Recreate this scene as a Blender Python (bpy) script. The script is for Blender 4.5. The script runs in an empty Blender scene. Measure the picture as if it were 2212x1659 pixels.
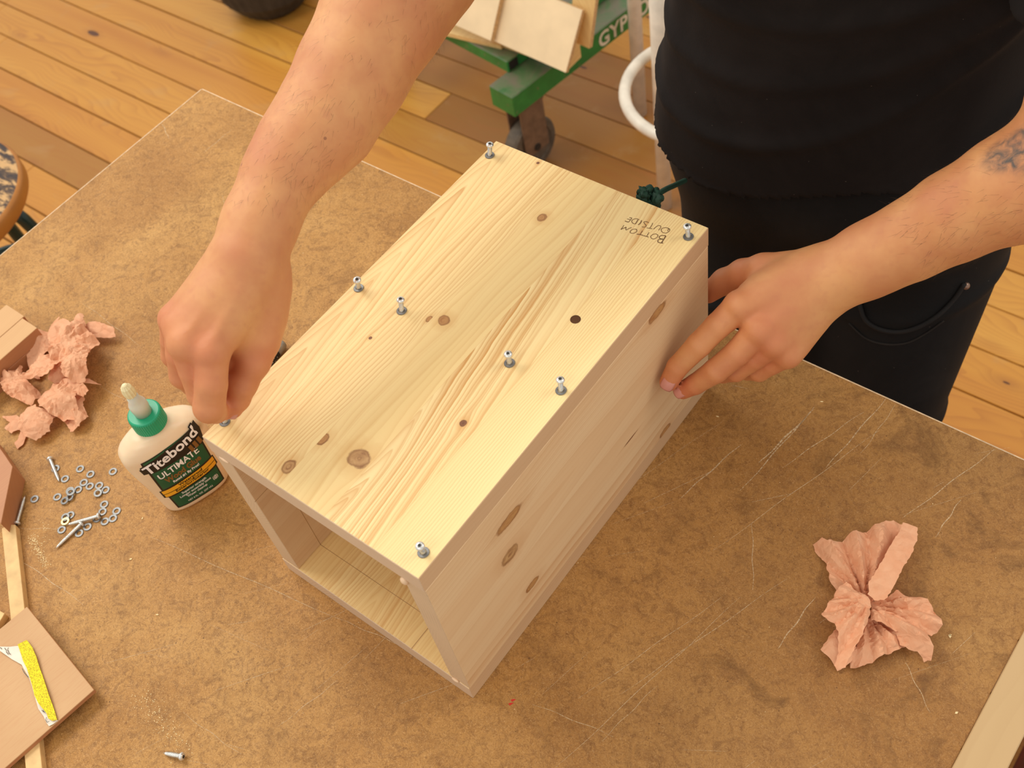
import bpy, bmesh, math, random
import numpy as np
from mathutils import Vector, Matrix, geometry
random.seed(7); RNG = np.random.default_rng(7)
C = bpy.context.scene.collection
PI = math.pi
TT = 0.9            # height of the bench top above the floor
# ------------------------------------------------------------ camera, world, lights
cam_d = bpy.data.cameras.new('camera'); cam = bpy.data.objects.new('camera', cam_d); C.objects.link(cam)
cam_d.sensor_fit = 'HORIZONTAL'; cam_d.sensor_width = 36.0; cam_d.lens = 39.3541
cam_d.clip_start = 0.02; cam_d.clip_end = 60
cam.matrix_world = Matrix([[0.79017, -0.41851, 0.44774, 0.54736], [0.59651, 0.69289, -0.40506, -0.17536], [-0.14071, 0.58715, 0.79715, 1.78431], [0.0, 0.0, 0.0, 1.0]])
cam_d.dof.use_dof = True; cam_d.dof.focus_distance = 0.93; cam_d.dof.aperture_fstop = 11.0
bpy.context.scene.camera = cam
w = bpy.data.worlds.new('workshop_air'); bpy.context.scene.world = w; w.use_nodes = True
w.node_tree.nodes['Background'].inputs[0].default_value = (1.0, 0.965, 0.91, 1)
w.node_tree.nodes['Background'].inputs[1].default_value = 0.74
def area(name, loc, target, sx, sy, power, col):
    l = bpy.data.lights.new(name, 'AREA'); l.shape = 'RECTANGLE'; l.size = sx; l.size_y = sy; l.energy = power; l.color = col
    o = bpy.data.objects.new(name, l); C.objects.link(o); o.location = loc
    o.rotation_euler = (Vector(target) - Vector(loc)).to_track_quat('-Z', 'Y').to_euler(); return o
area('ceiling_lamp_left', (-1.5, 0.1, 2.9), (-0.1, 0.2, 0.9), 1.5, 0.8, 34, (1.0, 0.97, 0.90))
area('ceiling_lamp_near', (0.3, -1.6, 3.0), (0.1, 0.2, 0.9), 1.6, 0.7, 12, (1.0, 0.97, 0.90))
area('ceiling_lamp_far', (-3.0, 1.0, 2.9), (-2.2, 0.9, 0.0), 1.4, 0.7, 16, (1.0, 0.96, 0.88))
area('ceiling_lamp_right', (1.5, 1.6, 3.0), (0.9, 1.3, 0.0), 1.4, 0.7, 20, (1.0, 0.96, 0.88))
vs = bpy.context.scene.view_settings
bpy.context.scene.display_settings.display_device = 'sRGB'
vs.view_transform = 'Standard'; vs.look = 'None'; vs.gamma = 1; vs.use_curve_mapping = False; vs.exposure = 0.0
# ------------------------------------------------------------ object helpers
def obj(name, me, m=None, parent=None, smooth=False):
    if isinstance(me, bmesh.types.BMesh):
        bm = me; me = bpy.data.meshes.new(name); bm.to_mesh(me); bm.free()
    o = bpy.data.objects.new(name, me); C.objects.link(o)
    if m is not None and not me.materials: me.materials.append(m)
    if smooth: me.shade_smooth()
    if parent is not None: o.parent = parent
    return o
def empty(name, loc=(0, 0, 0), rz=0):
    o = bpy.data.objects.new(name, None); C.objects.link(o); o.location = loc; o.rotation_euler = (0, 0, rz)
    o.empty_display_size = 0.05; return o
def tag(o, label=None, cat=None, group=None, kind=None):
    if label: o['label'] = label
    if cat: o['category'] = cat
    if group: o['group'] = group
    if kind: o['kind'] = kind
    return o
def copy_tree(o, parent=None):
    c = o.copy(); C.objects.link(c)
    if parent is not None: c.parent = parent
    for ch in [x for x in bpy.data.objects if x.parent == o]: copy_tree(ch, c)
    return c
def lin(c): return tuple((v / 255 / 12.92 if v / 255 <= 0.04045 else ((v / 255 + 0.055) / 1.055) ** 2.4) for v in c) + (1.0,)
# ------------------------------------------------------------ node helpers
class NT:
    def __init__(s, name, rough=0.6):
        s.m = bpy.data.materials.new(name); s.m.use_nodes = True; s.t = s.m.node_tree
        s.b = s.t.nodes['Principled BSDF']; s.b.inputs['Roughness'].default_value = rough
        s._tc = None; s.x = 0
    def n(s, typ, **kw):
        nd = s.t.nodes.new(typ)
        for k, v in kw.items(): setattr(nd, k, v)
        return nd
    def set(s, sock, v):
        if isinstance(v, bpy.types.NodeSocket): s.t.links.new(v, sock)
        elif v is not None: sock.default_value = v
    def tc(s, which='Object'):
        if s._tc is None: s._tc = s.n('ShaderNodeTexCoord')
        return s._tc.outputs[which]
    def sep(s, v):
        nd = s.n('ShaderNodeSeparateXYZ'); s.set(nd.inputs[0], v); return nd.outputs
    def comb(s, x, y, z):
        nd = s.n('ShaderNodeCombineXYZ')
        for i, v in enumerate((x, y, z)): s.set(nd.inputs[i], v)
        return nd.outputs[0]
    def math(s, op, a, b=None, c=None, clamp=False):
        nd = s.n('ShaderNodeMath', operation=op); nd.use_clamp = clamp
        s.set(nd.inputs[0], a); s.set(nd.inputs[1], b)
        if c is not None: s.set(nd.inputs[2], c)
        return nd.outputs[0]
    def noise(s, vec, scale=5, detail=2, rough=0.5, dist=0.0, out=0):
        nd = s.n('ShaderNodeTexNoise'); s.set(nd.inputs['Vector'], vec)
        nd.inputs['Scale'].default_value = scale; nd.inputs['Detail'].default_value = detail
        nd.inputs['Roughness'].default_value = rough; nd.inputs['Distortion'].default_value = dist
        return nd.outputs[out]
    def ramp(s, v, stops, interp='LINEAR'):
        nd = s.n('ShaderNodeValToRGB'); nd.color_ramp.interpolation = interp; e = nd.color_ramp.elements
        for i, (p, c) in enumerate(stops):
            if isinstance(c, (int, float)): c = (c, c, c, 1)
            if i < 2: e[i].position = p; e[i].color = c
            else:
                q = e.new(p); q.color = c
        s.set(nd.inputs[0], v); return nd.outputs[0]
    def mix(s, f, a, b, mode='MIX'):
        nd = s.n('ShaderNodeMix', data_type='RGBA', blend_type=mode)
        s.set(nd.inputs[0], f); s.set(nd.inputs[6], a); s.set(nd.inputs[7], b); return nd.outputs[2]
    def sc(s, vec, x, y, z):
        nd = s.n('ShaderNodeMapping'); s.set(nd.inputs[0], vec); nd.inputs['Scale'].default_value = (x, y, z); return nd.outputs[0]
    def add(s, vec, v2):
        nd = s.n('ShaderNodeVectorMath', operation='ADD'); s.set(nd.inputs[0], vec); s.set(nd.inputs[1], v2); return nd.outputs[0]
    def bump(s, h, strength=0.3, dist=0.001):
        nd = s.n('ShaderNodeBump'); nd.inputs['Strength'].default_value = strength; nd.inputs['Distance'].default_value = dist
        s.set(nd.inputs['Height'], h); s.set(s.b.inputs['Normal'], nd.outputs[0])
    def col(s, v): s.set(s.b.inputs['Base Color'], v); return s
def plain(name, rgb, rough=0.6, metal=0.0, var=0.06, scale=60, bump=0.0, coat=0.0):
    t = NT(name, rough); c = lin(rgb)
    f = t.noise(t.tc(), scale, 3)
    dk = tuple(v * (1 - var * 2.2) for v in c[:3]) + (1,); lt = tuple(min(1, v * (1 + var * 2)) for v in c[:3]) + (1,)
    t.col(t.ramp(f, [(0.3, dk), (0.7, lt)])); t.b.inputs['Metallic'].default_value = metal
    if bump: t.bump(f, bump, 0.0005)
    if coat: t.b.inputs['Coat Weight'].default_value = coat
    return t.m
def pine(name, across, along, light, mid, dark, seed=0.0, knots=(), freq=230, lines=0.5, flame=0.35, seams=(), amp=0.018, rnd=False, rough=0.55, staves=None, fine_tex=0.22):
    """softwood: growth lines run along one axis, bend round the knots and open into cathedrals.
    staves: per glued strip (line frequency, line strength, flame strength, cathedral centre or None, cathedral slope)"""
    t = NT(name, rough); o = t.sep(t.tc()); a = o[across]; l = o[along]
    third = o[3 - across - along]; sd = seed; masks = []
    if seams:
        st = None; gs = [t.math('GREATER_THAN', a, sx) for sx in seams]
        for g in gs: st = g if st is None else t.math('ADD', st, g)
        sd = t.math('MULTIPLY_ADD', st, 3.7, seed)
        for i in range(len(seams) + 1):
            lo_ = gs[i - 1] if i > 0 else 1.0; hi_ = gs[i] if i < len(gs) else 0.0
            masks.append(t.math('SUBTRACT', lo_, hi_))
    def per(i, dflt):
        if not staves: return dflt
        r_ = None
        for m_, s_ in zip(masks, staves):
            v_ = t.math('MULTIPLY', m_, float(s_[i])); r_ = v_ if r_ is None else t.math('ADD', r_, v_)
        return r_
    a2 = a; bend = 0.0
    for kn in knots:
        ka, kl, kr, s = kn[:4]
        da = t.math('SUBTRACT', a, ka); dl = t.math('SUBTRACT', l, kl)
        q = t.math('ADD', t.math('MULTIPLY', t.math('MULTIPLY', da, da), -1 / (2 * (kr * 1.7) ** 2)), t.math('MULTIPLY', t.math('MULTIPLY', dl, dl), -1 / (2 * (kr * 3.8) ** 2)))
        a2 = t.math('SUBTRACT', a2, t.math('MULTIPLY', t.math('MULTIPLY', da, t.math('EXPONENT', q)), 0.7))
    w1 = t.math('SUBTRACT', t.noise(t.comb(t.math('MULTIPLY', a2, 9.0), t.math('MULTIPLY', l, 2.6), sd), 1.0, 2, 0.45), 0.5)
    w2 = t.math('SUBTRACT', t.noise(t.comb(t.math('MULTIPLY', a2, 70.0), t.math('MULTIPLY', l, 22.0), sd), 1.0, 3, 0.55), 0.5)
    ph = t.math('ADD', a2, t.math('MULTIPLY', w1, amp * 4))
    if staves:
        for m_, s_ in zip(masks, staves):
            if s_[3] is None: continue
            dx = t.math('SUBTRACT', a2, s_[3]); hyp = t.math('SQRT', t.math('MULTIPLY_ADD', dx, dx, 0.000004))
            cph = t.math('ADD', hyp, t.math('MULTIPLY_ADD', l, s_[4], t.math('MULTIPLY', w1, 0.006)))
            ph = t.math('ADD', ph, t.math('MULTIPLY', m_, t.math('SUBTRACT', cph, ph)))
    ph = t.math('ADD', ph, t.math('MULTIPLY_ADD', w2, 0.0032, t.math('MULTIPLY', third, 0.6)))
    fq = per(0, float(freq)); fv = t.noise(t.comb(t.math('MULTIPLY', ph, 45.0), t.math('MULTIPLY', l, 0.8), sd), 1.0, 2)
    saw = t.math('FRACT', t.math('MULTIPLY', ph, fq))
    fine = t.math('MULTIPLY', t.math('POWER', saw, 2.6), t.math('SUBTRACT', 1.0, t.math('MULTIPLY_ADD', saw, 12.0, -11.0, clamp=True)))
    depth = t.math('MULTIPLY', fine, t.math('MULTIPLY_ADD', fv, 2.8, -0.75, clamp=True))
    coarse = t.math('FRACT', t.math('MULTIPLY', ph, t.math('MULTIPLY', fq, 0.36)))
    fl = t.math('MULTIPLY', t.math('POWER', coarse, 1.8), t.math('SUBTRACT', 1.0, t.math('MULTIPLY_ADD', coarse, 20.0, -19.0, clamp=True)))
    flm = t.noise(t.comb(t.math('MULTIPLY', ph, 30.0), t.math('MULTIPLY', l, 4.0), t.math('ADD', sd, 9.1)), 1.0, 2)
    fl = t.math('MULTIPLY', fl, t.math('MULTIPLY_ADD', flm, 3.0, -0.95, clamp=True))
    base = t.ramp(t.noise(t.comb(t.math('MULTIPLY', a, 22.0), t.math('MULTIPLY', l, 1.5), sd), 1.0, 3), [(0.3, lin(light)), (0.72, lin(mid))])
    c = t.mix(t.math('MULTIPLY', fl, per(2, flame)), base, lin(dark))
    c = t.mix(t.math('MULTIPLY', depth, per(1, lines)), c, lin(dark))
    grainy = t.noise(t.comb(t.math('MULTIPLY', a, 1500.0), t.math('MULTIPLY', l, 90.0), 0.0), 1.0, 2)
    c = t.mix(t.math('MULTIPLY_ADD', grainy, fine_tex, -0.04, clamp=True), c, lin(mid))
    for kn in knots:
        ka, kl, kr, s = kn[:4]; tone = kn[4] if len(kn) > 4 else 0
        wob = t.math('MULTIPLY_ADD', t.noise(t.comb(a, l, seed), 190, 2), 0.5, 0.75)
        da = t.math('DIVIDE', t.math('SUBTRACT', a, ka), kr); dl = t.math('DIVIDE', t.math('SUBTRACT', l, kl), kr * s)
        d = t.math('MULTIPLY', t.math('SQRT', t.math('ADD', t.math('MULTIPLY', da, da), t.math('MULTIPLY', dl, dl))), wob)
        halo = t.math('SUBTRACT', 1.0, t.math('MULTIPLY_ADD', d, 0.62, -0.55, clamp=True), clamp=True)
        mk = t.math('SUBTRACT', 1.0, t.math('MULTIPLY_ADD', d, 5.0, -4.3, clamp=True))
        if len(kn) > 5:      # knot cut off by a glue joint
            side = t.math('LESS_THAN' if kn[5] > 0 else 'GREATER_THAN', a, abs(kn[5])); mk = t.math('MULTIPLY', mk, side); halo = t.math('MULTIPLY', halo, side)
        rings = t.noise(t.comb(t.math('MULTIPLY', d, 2.5), t.math('MULTIPLY', a, 120.0), t.math('MULTIPLY', l, 60.0)), 1.0, 3)
        cols = [[(0.3, lin((164, 110, 62))), (0.55, lin((190, 140, 84))), (0.8, lin((140, 90, 50)))], [(0.3, lin((100, 62, 40))), (0.6, lin((132, 84, 52)))], [(0.3, lin((150, 104, 66))), (0.5, lin((186, 142, 92))), (0.7, lin((206, 164, 112)))]][tone]
        kc = t.ramp(rings, cols); rim = t.math('MULTIPLY', t.math('MULTIPLY_ADD', d, 3.5, -2.2, clamp=True), 0.6)
        c = t.mix(t.math('MULTIPLY', halo, 0.32), c, lin(dark)); c = t.mix(mk, c, t.mix(rim, kc, lin((128, 82, 46))))
    for sx in seams:
        e = t.math('LESS_THAN', t.math('ABSOLUTE', t.math('SUBTRACT', a, sx)), 0.00015)
        c = t.mix(t.math('MULTIPLY', e, 0.25), c, lin(dark))
    t.col(c); t.bump(t.math('ADD', fine, grainy), 0.10, 0.0002)
    return t.m
def endgrain(name, across, up, rgb, seed=0):
    t = NT(name, 0.7); o = t.sep(t.tc()); a = o[across]; z = o[up]
    cell = t.math('FLOOR', t.math('MULTIPLY', a, 17.0)); off = t.noise(t.comb(cell, seed, 0.0), 3.1, 0)
    da = t.math('SUBTRACT', a, t.math('MULTIPLY', off, 0.25)); dz = t.math('SUBTRACT', z, -0.05)
    d = t.math('SQRT', t.math('ADD', t.math('MULTIPLY', da, da), t.math('MULTIPLY', dz, dz)))
    saw = t.math('POWER', t.math('FRACT', t.math('MULTIPLY', d, 330.0)), 3.0)
    m = t.noise(t.tc(), 25, 2); k = t.math('MULTIPLY', saw, t.math('MULTIPLY_ADD', m, 3.0, -1.2, clamp=True))
    c = lin(rgb); c2 = tuple(v * 0.62 for v in c[:3]) + (1,)
    f = t.noise(t.tc(), 900, 2)
    t.col(t.mix(t.math('MULTIPLY', f, 0.25), t.mix(t.math('MULTIPLY', k, 0.7), c, c2), c2)); return t.m
# ------------------------------------------------------------ mesh helpers
def bm_box(bm, x0, x1, y0, y1, z0, z1, bev=0.0):
    r = bmesh.ops.create_cube(bm, size=1.0)['verts']
    bmesh.ops.scale(bm, vec=(x1 - x0, y1 - y0, z1 - z0), verts=r)
    bmesh.ops.translate(bm, vec=((x0 + x1) / 2, (y0 + y1) / 2, (z0 + z1) / 2), verts=r)
    if bev:
        es = list({e for v in r for e in v.link_edges}); bmesh.ops.bevel(bm, geom=es, offset=bev, segments=1, affect='EDGES')
    return r
def box(name, x0, x1, y0, y1, z0, z1, m, parent=None, bev=0.0):
    bm = bmesh.new(); bm_box(bm, x0, x1, y0, y1, z0, z1, bev); return obj(name, bm, m, parent)
def lathe_bm(prof, n=32, bm=None, xf=None, close=True):
    bm = bm or bmesh.new(); rings = []
    for r, z in prof:
        if r < 1e-7: rings.append([bm.verts.new((0, 0, z))])
        else: rings.append([bm.verts.new((r * math.cos(2 * PI * i / n), r * math.sin(2 * PI * i / n), z)) for i in range(n)])
    for A, B in zip(rings, rings[1:]):
        for i in range(n):
            j = (i + 1) % n
            if len(A) == 1 and len(B) == 1: continue
            if len(A) == 1: bm.faces.new((A[0], B[i], B[j]))
            elif len(B) == 1: bm.faces.new((A[j], A[i], B[0]))
            else: bm.faces.new((A[i], A[j], B[j], B[i]))
    bmesh.ops.recalc_face_normals(bm, faces=bm.faces)
    if xf is not None: bmesh.ops.transform(bm, matrix=xf, verts=[v for r in rings for v in r])
    return bm
def catmull(P, n=6, closed=False):
    P = [Vector(p) for p in P]; out = []; N = len(P)
    for i in range(N if closed else N - 1):
        p0 = P[(i - 1) % N] if closed or i > 0 else P[0]; p1 = P[i]; p2 = P[(i + 1) % N]; p3 = P[(i + 2) % N] if closed or i + 2 < N else P[-1]
        for k in range(n):
            t = k / n
            out.append(0.5 * ((2 * p1) + (p2 - p0) * t + (2 * p0 - 5 * p1 + 4 * p2 - p3) * t * t + (3 * p1 - p0 - 3 * p2 + p3) * t ** 3))
    if not closed: out.append(P[-1])
    return out
def tube_bm(P, r, n=12, bm=None, closed=False, flat=None):
    """r: number or list; flat: (normal, thickness ratio)"""
    bm = bm or bmesh.new(); P = [Vector(p) for p in P]; N = len(P); rr = r if isinstance(r, (list, tuple)) else [r] * N
    rings = []; up = None
    for i, p in enumerate(P):
        if closed: d = (P[(i + 1) % N] - P[i - 1])
        else: d = (P[min(i + 1, N - 1)] - P[max(i - 1, 0)])
        d.normalize()
        if up is None: up = Vector((0, 0, 1)) if abs(d.z) < 0.9 else Vector((1, 0, 0))
        s = d.cross(up).normalized(); up = s.cross(d).normalized()
        rings.append([bm.verts.new(p + (s * math.cos(2 * PI * k / n) + up * math.sin(2 * PI * k / n)) * rr[i]) for k in range(n)])
    for i in range(N if closed else N - 1):
        A = rings[i]; B = rings[(i + 1) % N]
        for k in range(n): bm.faces.new((A[k], A[(k + 1) % n], B[(k + 1) % n], B[k]))
    if not closed: bm.faces.new(rings[0][::-1]); bm.faces.new(rings[-1])
    bmesh.ops.recalc_face_normals(bm, faces=bm.faces)
    return bm
def prism_bm(pts, z0, z1, bm=None):
    bm = bm or bmesh.new(); a = [bm.verts.new((x, y, z0)) for x, y in pts]; b = [bm.verts.new((x, y, z1)) for x, y in pts]
    n = len(pts); bm.faces.new(a[::-1]); bm.faces.new(b)
    for i in range(n): bm.faces.new((a[i], a[(i + 1) % n], b[(i + 1) % n], b[i]))
    bmesh.ops.recalc_face_normals(bm, faces=bm.faces); return bm
def text_geo(s, size=1.0, offset=0.0, shear=0.0, align='CENTER', space=1.0, res=3):
    cu = bpy.data.curves.new('txt', 'FONT'); cu.body = s; cu.size = size; cu.offset = offset; cu.shear = shear
    cu.align_x = align; cu.space_character = space; cu.resolution_u = res
    o = bpy.data.objects.new('txt', cu); C.objects.link(o); dg = bpy.context.evaluated_depsgraph_get(); dg.update()
    me = bpy.data.meshes.new_from_object(o.evaluated_get(dg)); V = [v.co.copy() for v in me.vertices]; F = [tuple(p.vertices) for p in me.polygons]
    bpy.data.objects.remove(o); bpy.data.curves.remove(cu); bpy.data.meshes.remove(me); return V, F
def mesh_from(name, V, F):
    me = bpy.data.meshes.new(name); me.from_pydata([tuple(v) for v in V], [], [tuple(f) for f in F]); me.update(); return me
# ------------------------------------------------------------ materials
M = {}
M['steel'] = plain('zinc_steel', (232, 230, 222), 0.25, 0.7, 0.08, 300)
M['washer'] = plain('dull_zinc', (124, 123, 121), 0.42, 0.55, 0.1, 400)
M['brass'] = plain('brass', (235, 215, 150), 0.35, 0.6, 0.05, 300)
M['dark'] = plain('recess_dark', (60, 58, 55), 0.5, 0.6)
M['white_paint'] = plain('chipped_white_paint', (225, 214, 196), 0.4, 0, 0.05, 40)
M['black_rubber'] = plain('black_rubber', (38, 34, 32), 0.6, 0, 0.1, 30)
M['green_tube'] = plain('dark_green_enamel', (16, 44, 38), 0.25, 0, 0.05, 30)
M['beech'] = pine('beech', 0, 1, (208, 162, 108), (198, 150, 96), (180, 122, 74), 4.0, freq=420, lines=0.25, flame=0.1)
M['beech_dark'] = pine('brown_hardwood', 0, 1, (190, 132, 88), (178, 118, 78), (140, 86, 54), 6.0, freq=420, lines=0.2, flame=0.15)
M['mdf_light'] = plain('light_batten_wood', (222, 182, 122), 0.6, 0, 0.06, 90)
M['lipping'] = pine('pale_lipping', 0, 1, (204, 170, 122), (194, 160, 112), (172, 132, 86), 2.0, freq=90, lines=0.15, flame=0.25)
M['ply_pale'] = plain('pale_birch_ply', (238, 212, 170), 0.6, 0, 0.04, 14)
M['ply_edge'] = plain('ply_edge', (206, 168, 118), 0.7, 0, 0.12, 200)
M['spruce'] = pine('yellow_spruce', 0, 1, (236, 204, 140), (226, 186, 120), (196, 140, 76), 1.0, freq=120, lines=0.4, flame=0.4)
def plybeech():
    t = NT('beech_plywood', 0.55); v = t.sc(t.tc(), 900, 60, 900); f = t.noise(v, 1.0, 3)
    g = t.noise(t.tc(), 14, 2)
    c = t.ramp(g, [(0.3, lin((204, 160, 110))), (0.7, lin((194, 148, 98)))])
    t.col(t.mix(t.math('MULTIPLY_ADD', f, 1.6, -0.75, clamp=True), c, lin((190, 134, 84)))); t.bump(f, 0.1, 0.0002); return t.m
M['plybeech'] = plybeech()
def fibre():
    t = NT('hardboard_bench_top', 0.5); v = t.tc()
    big = t.noise(v, 5.5, 4, 0.6, 0.5); mid = t.noise(v, 26, 5, 0.68, 0.6)
    fib = t.noise(v, 420, 3, 0.6, 3.0); fib2 = t.noise(v, 150, 5, 0.7, 4.0)
    c = t.ramp(big, [(0.3, lin((166, 116, 58))), (0.5, lin((182, 132, 70))), (0.72, lin((196, 148, 84)))])
    c = t.mix(t.ramp(mid, [(0.5, 0.0), (0.78, 0.62)]), c, lin((138, 94, 52)))
    c = t.mix(t.ramp(fib2, [(0.47, 0.0), (0.68, 0.75)]), c, lin((122, 80, 40)))
    c = t.mix(t.ramp(t.noise(v, 70, 4, 0.6, 2.0), [(0.48, 0.0), (0.66, 0.5)]), c, lin((116, 76, 38)))
    c = t.mix(t.ramp(fib, [(0.5, 0.0), (0.72, 0.6)]), c, lin((222, 176, 116)))
    sp = t.n('ShaderNodeTexVoronoi'); t.set(sp.inputs['Vector'], v); sp.inputs['Scale'].default_value = 110
    rare = t.math('MULTIPLY', t.math('LESS_THAN', t.math('ADD', sp.outputs['Distance'], t.math('MULTIPLY', fib, 0.08)), 0.11), t.math('GREATER_THAN', t.sep(sp.outputs['Color'])[0], 0.82))
    c = t.mix(t.math('MULTIPLY', rare, 0.7), c, lin((70, 46, 26)))
    # right half: painted shade against the dusty left, and stains with their own outline
    o = t.sep(v); edge = t.math('MULTIPLY_ADD', t.noise(v, 4.0, 4, 0.6), 0.30, t.math('MULTIPLY', o[0], 1.0))
    right_shade = t.math('MULTIPLY_ADD', edge, 2.6, -0.50, clamp=True)
    c = t.mix(t.math('MULTIPLY', right_shade, 0.36), c, lin((116, 74, 44)))
    st = t.noise(v, 13, 5, 0.7, 1.2); c = t.mix(t.math('MULTIPLY', t.ramp(st, [(0.56, 0.0), (0.7, 0.55)]), t.math('MULTIPLY_ADD', right_shade, 0.6, 0.35)), c, lin((92, 60, 32)))
    t.col(c); t.bump(fib2, 0.15, 0.0003)
    t.set(t.b.inputs['Roughness'], t.math('MULTIPLY_ADD', mid, 0.3, 0.38)); t.b.inputs['Specular IOR Level'].default_value = 0.22; return t.m
M['fibre'] = fibre()
M['fibre_edge'] = plain('hardboard_edge', (222, 190, 150), 0.6, 0, 0.1, 120)
def floorwood():
    t = NT('varnished_pine_floor', 0.36); oi = t.n('ShaderNodeObjectInfo'); r = oi.outputs['Random']
    o = t.sep(t.tc()); sd = t.math('MULTIPLY', r, 91.0); l = t.math('ADD', o[0], t.math('MULTIPLY', r, 13.0)); a = o[1]
    vo = t.n('ShaderNodeTexVoronoi'); t.set(vo.inputs['Vector'], t.comb(t.math('MULTIPLY', l, 5.2), t.math('MULTIPLY', a, 14.0), sd)); vo.inputs['Scale'].default_value = 1.0
    d = vo.outputs['Distance']; rr = t.sep(vo.outputs['Color'])
    kn = t.math('MULTIPLY', t.math('LESS_THAN', d, t.math('MULTIPLY_ADD', rr[1], 0.12, 0.03)), t.math('GREATER_THAN', rr[0], 0.35))
    halo = t.math('MULTIPLY', t.math('SUBTRACT', 1.0, t.math('MULTIPLY', d, 3.4), clamp=True), t.math('GREATER_THAN', rr[0], 0.35))
    w = t.noise(t.comb(t.math('MULTIPLY', l, 2.0), t.math('MULTIPLY', a, 7.0), sd), 1.0, 2)
    ph = t.math('ADD', t.math('MULTIPLY', w, 0.22), t.math('ADD', a, t.math('MULTIPLY', halo, 0.02)))
    saw = t.math('POWER', t.math('FRACT', t.math('MULTIPLY', ph, 85.0)), 2.6)
    m = t.noise(t.comb(t.math('MULTIPLY', l, 1.3), t.math('MULTIPLY', a, 20.0), sd), 1.0, 2)
    base = t.ramp(t.math('MULTIPLY_ADD', m, 0.6, t.math('MULTIPLY', r, 0.4)), [(0.15, lin((216, 158, 70))), (0.5, lin((206, 142, 56))), (0.85, lin((190, 120, 44)))])
    ta = t.n('ShaderNodeAttribute', attribute_type='OBJECT'); ta.attribute_name = 'tone'; base = t.mix(ta.outputs['Fac'], base, lin((104, 56, 20)))  # tone darkens the plank colour; by the trolley it carries painted shade
    c = t.mix(t.math('MULTIPLY', saw, t.math('MULTIPLY_ADD', m, 0.9, -0.12, clamp=True)), base, lin((166, 98, 40)))
    c = t.mix(t.math('MULTIPLY', halo, 0.45), c, lin((150, 86, 38)))
    c = t.mix(kn, c, lin((96, 54, 26)))
    dust = t.noise(t.tc(), 9.0, 4, 0.7, 0.4); c = t.mix(t.ramp(dust, [(0.58, 0.0), (0.76, 0.3)]), c, lin((186, 150, 104)))
    t.col(c); t.bump(saw, 0.1, 0.0003); return t.m
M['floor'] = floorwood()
M['subfloor'] = plain('dark_joint_filler', (60, 40, 24), 0.9)
# ------------------------------------------------------------ floor of separate planks
fl = empty('floor'); tag(fl, 'varnished orange pine plank floor', kind='structure')
box('subfloor', -3.6, 2.2, -1.0, 3.3, -0.03, -0.012, M['subfloor'], fl)
ys = [0.645, 0.751, 0.858, 0.962, 1.062, 1.159, 1.266, 1.374, 1.478, 1.575]
y = 1.575
while y < 3.2: y += 0.104; ys.append(y)
y = 0.645
while y > -0.9: y -= 0.1045; ys.insert(0, y)
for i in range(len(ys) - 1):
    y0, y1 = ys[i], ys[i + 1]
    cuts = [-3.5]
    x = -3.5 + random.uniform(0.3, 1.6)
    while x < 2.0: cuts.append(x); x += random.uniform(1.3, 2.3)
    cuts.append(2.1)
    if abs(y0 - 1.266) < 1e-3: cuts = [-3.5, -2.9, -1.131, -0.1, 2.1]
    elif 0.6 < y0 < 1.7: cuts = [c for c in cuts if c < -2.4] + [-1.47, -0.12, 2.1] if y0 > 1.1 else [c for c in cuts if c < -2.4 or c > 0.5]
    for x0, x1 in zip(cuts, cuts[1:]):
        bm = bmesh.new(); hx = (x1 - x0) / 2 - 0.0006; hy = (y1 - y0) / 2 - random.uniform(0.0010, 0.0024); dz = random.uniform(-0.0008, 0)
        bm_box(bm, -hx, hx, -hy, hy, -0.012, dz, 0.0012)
        p = obj('plank', bm, M['floor'], fl); p['tone'] = ({1.159: 0.35, 1.266: 0.65, 1.374: 0.5, 1.478: 0.6, 1.575: 0.5}.get(y0, 0.0) if -1.6 < x0 < -0.5 else (0.45 if random.random() < .12 else 0.0)); p.location = ((x0 + x1) / 2, (y0 + y1) / 2, 0)  # by the trolley tone paints shade into browner planks; elsewhere it varies at random
# ------------------------------------------------------------ workbench
tb = empty('workbench', (0, 0, 0)); tag(tb, 'wooden workbench with a scratched brown hardboard top and pale edging', 'workbench')
X0, X1, Y0, Y1 = -0.5918, 0.552, -0.42, 0.4442
bm = bmesh.new(); bm_box(bm, X0, X1, Y0, Y1, TT - 0.019, TT); o = obj('table_top', bm, M['fibre'], tb)
o.data.materials.append(M['fibre_edge'])
for p in o.data.polygons:
    if p.normal.z < 0.5: p.material_index = 1
bm = bmesh.new()
for a, b in (((X0, Y0), (X0 + 0.0012, Y1)), ((X0, Y1 - 0.0012), (X1, Y1))): bm_box(bm, a[0], b[0], a[1], b[1], TT, TT + 0.0003)
obj('worn_edge', bm, M['fibre_edge'], tb)
box('edge_strip', X1 + 0.0006, X1 + 0.0336, Y0, Y1 - 0.006, TT - 0.03, TT + 0.003, M['lipping'], tb, 0.0008)
for x in (X0 + 0.06, X1 - 0.05):
    for y in (Y0 + 0.06, Y1 - 0.09): box('leg', x - 0.03, x + 0.03, y - 0.03, y + 0.03, 0, TT - 0.09, M['lipping'], tb, 0.003)
for y in (Y0 + 0.03, Y1 - 0.07): box('rail', X0 + 0.04, X1 - 0.03, y, y + 0.022, TT - 0.10, TT - 0.019, M['lipping'], tb)
for x in (X0 + 0.035, X1 - 0.05): box('rail', x, x + 0.022, Y0 + 0.05, Y1 - 0.06, TT - 0.10, TT - 0.019, M['lipping'], tb)
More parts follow.
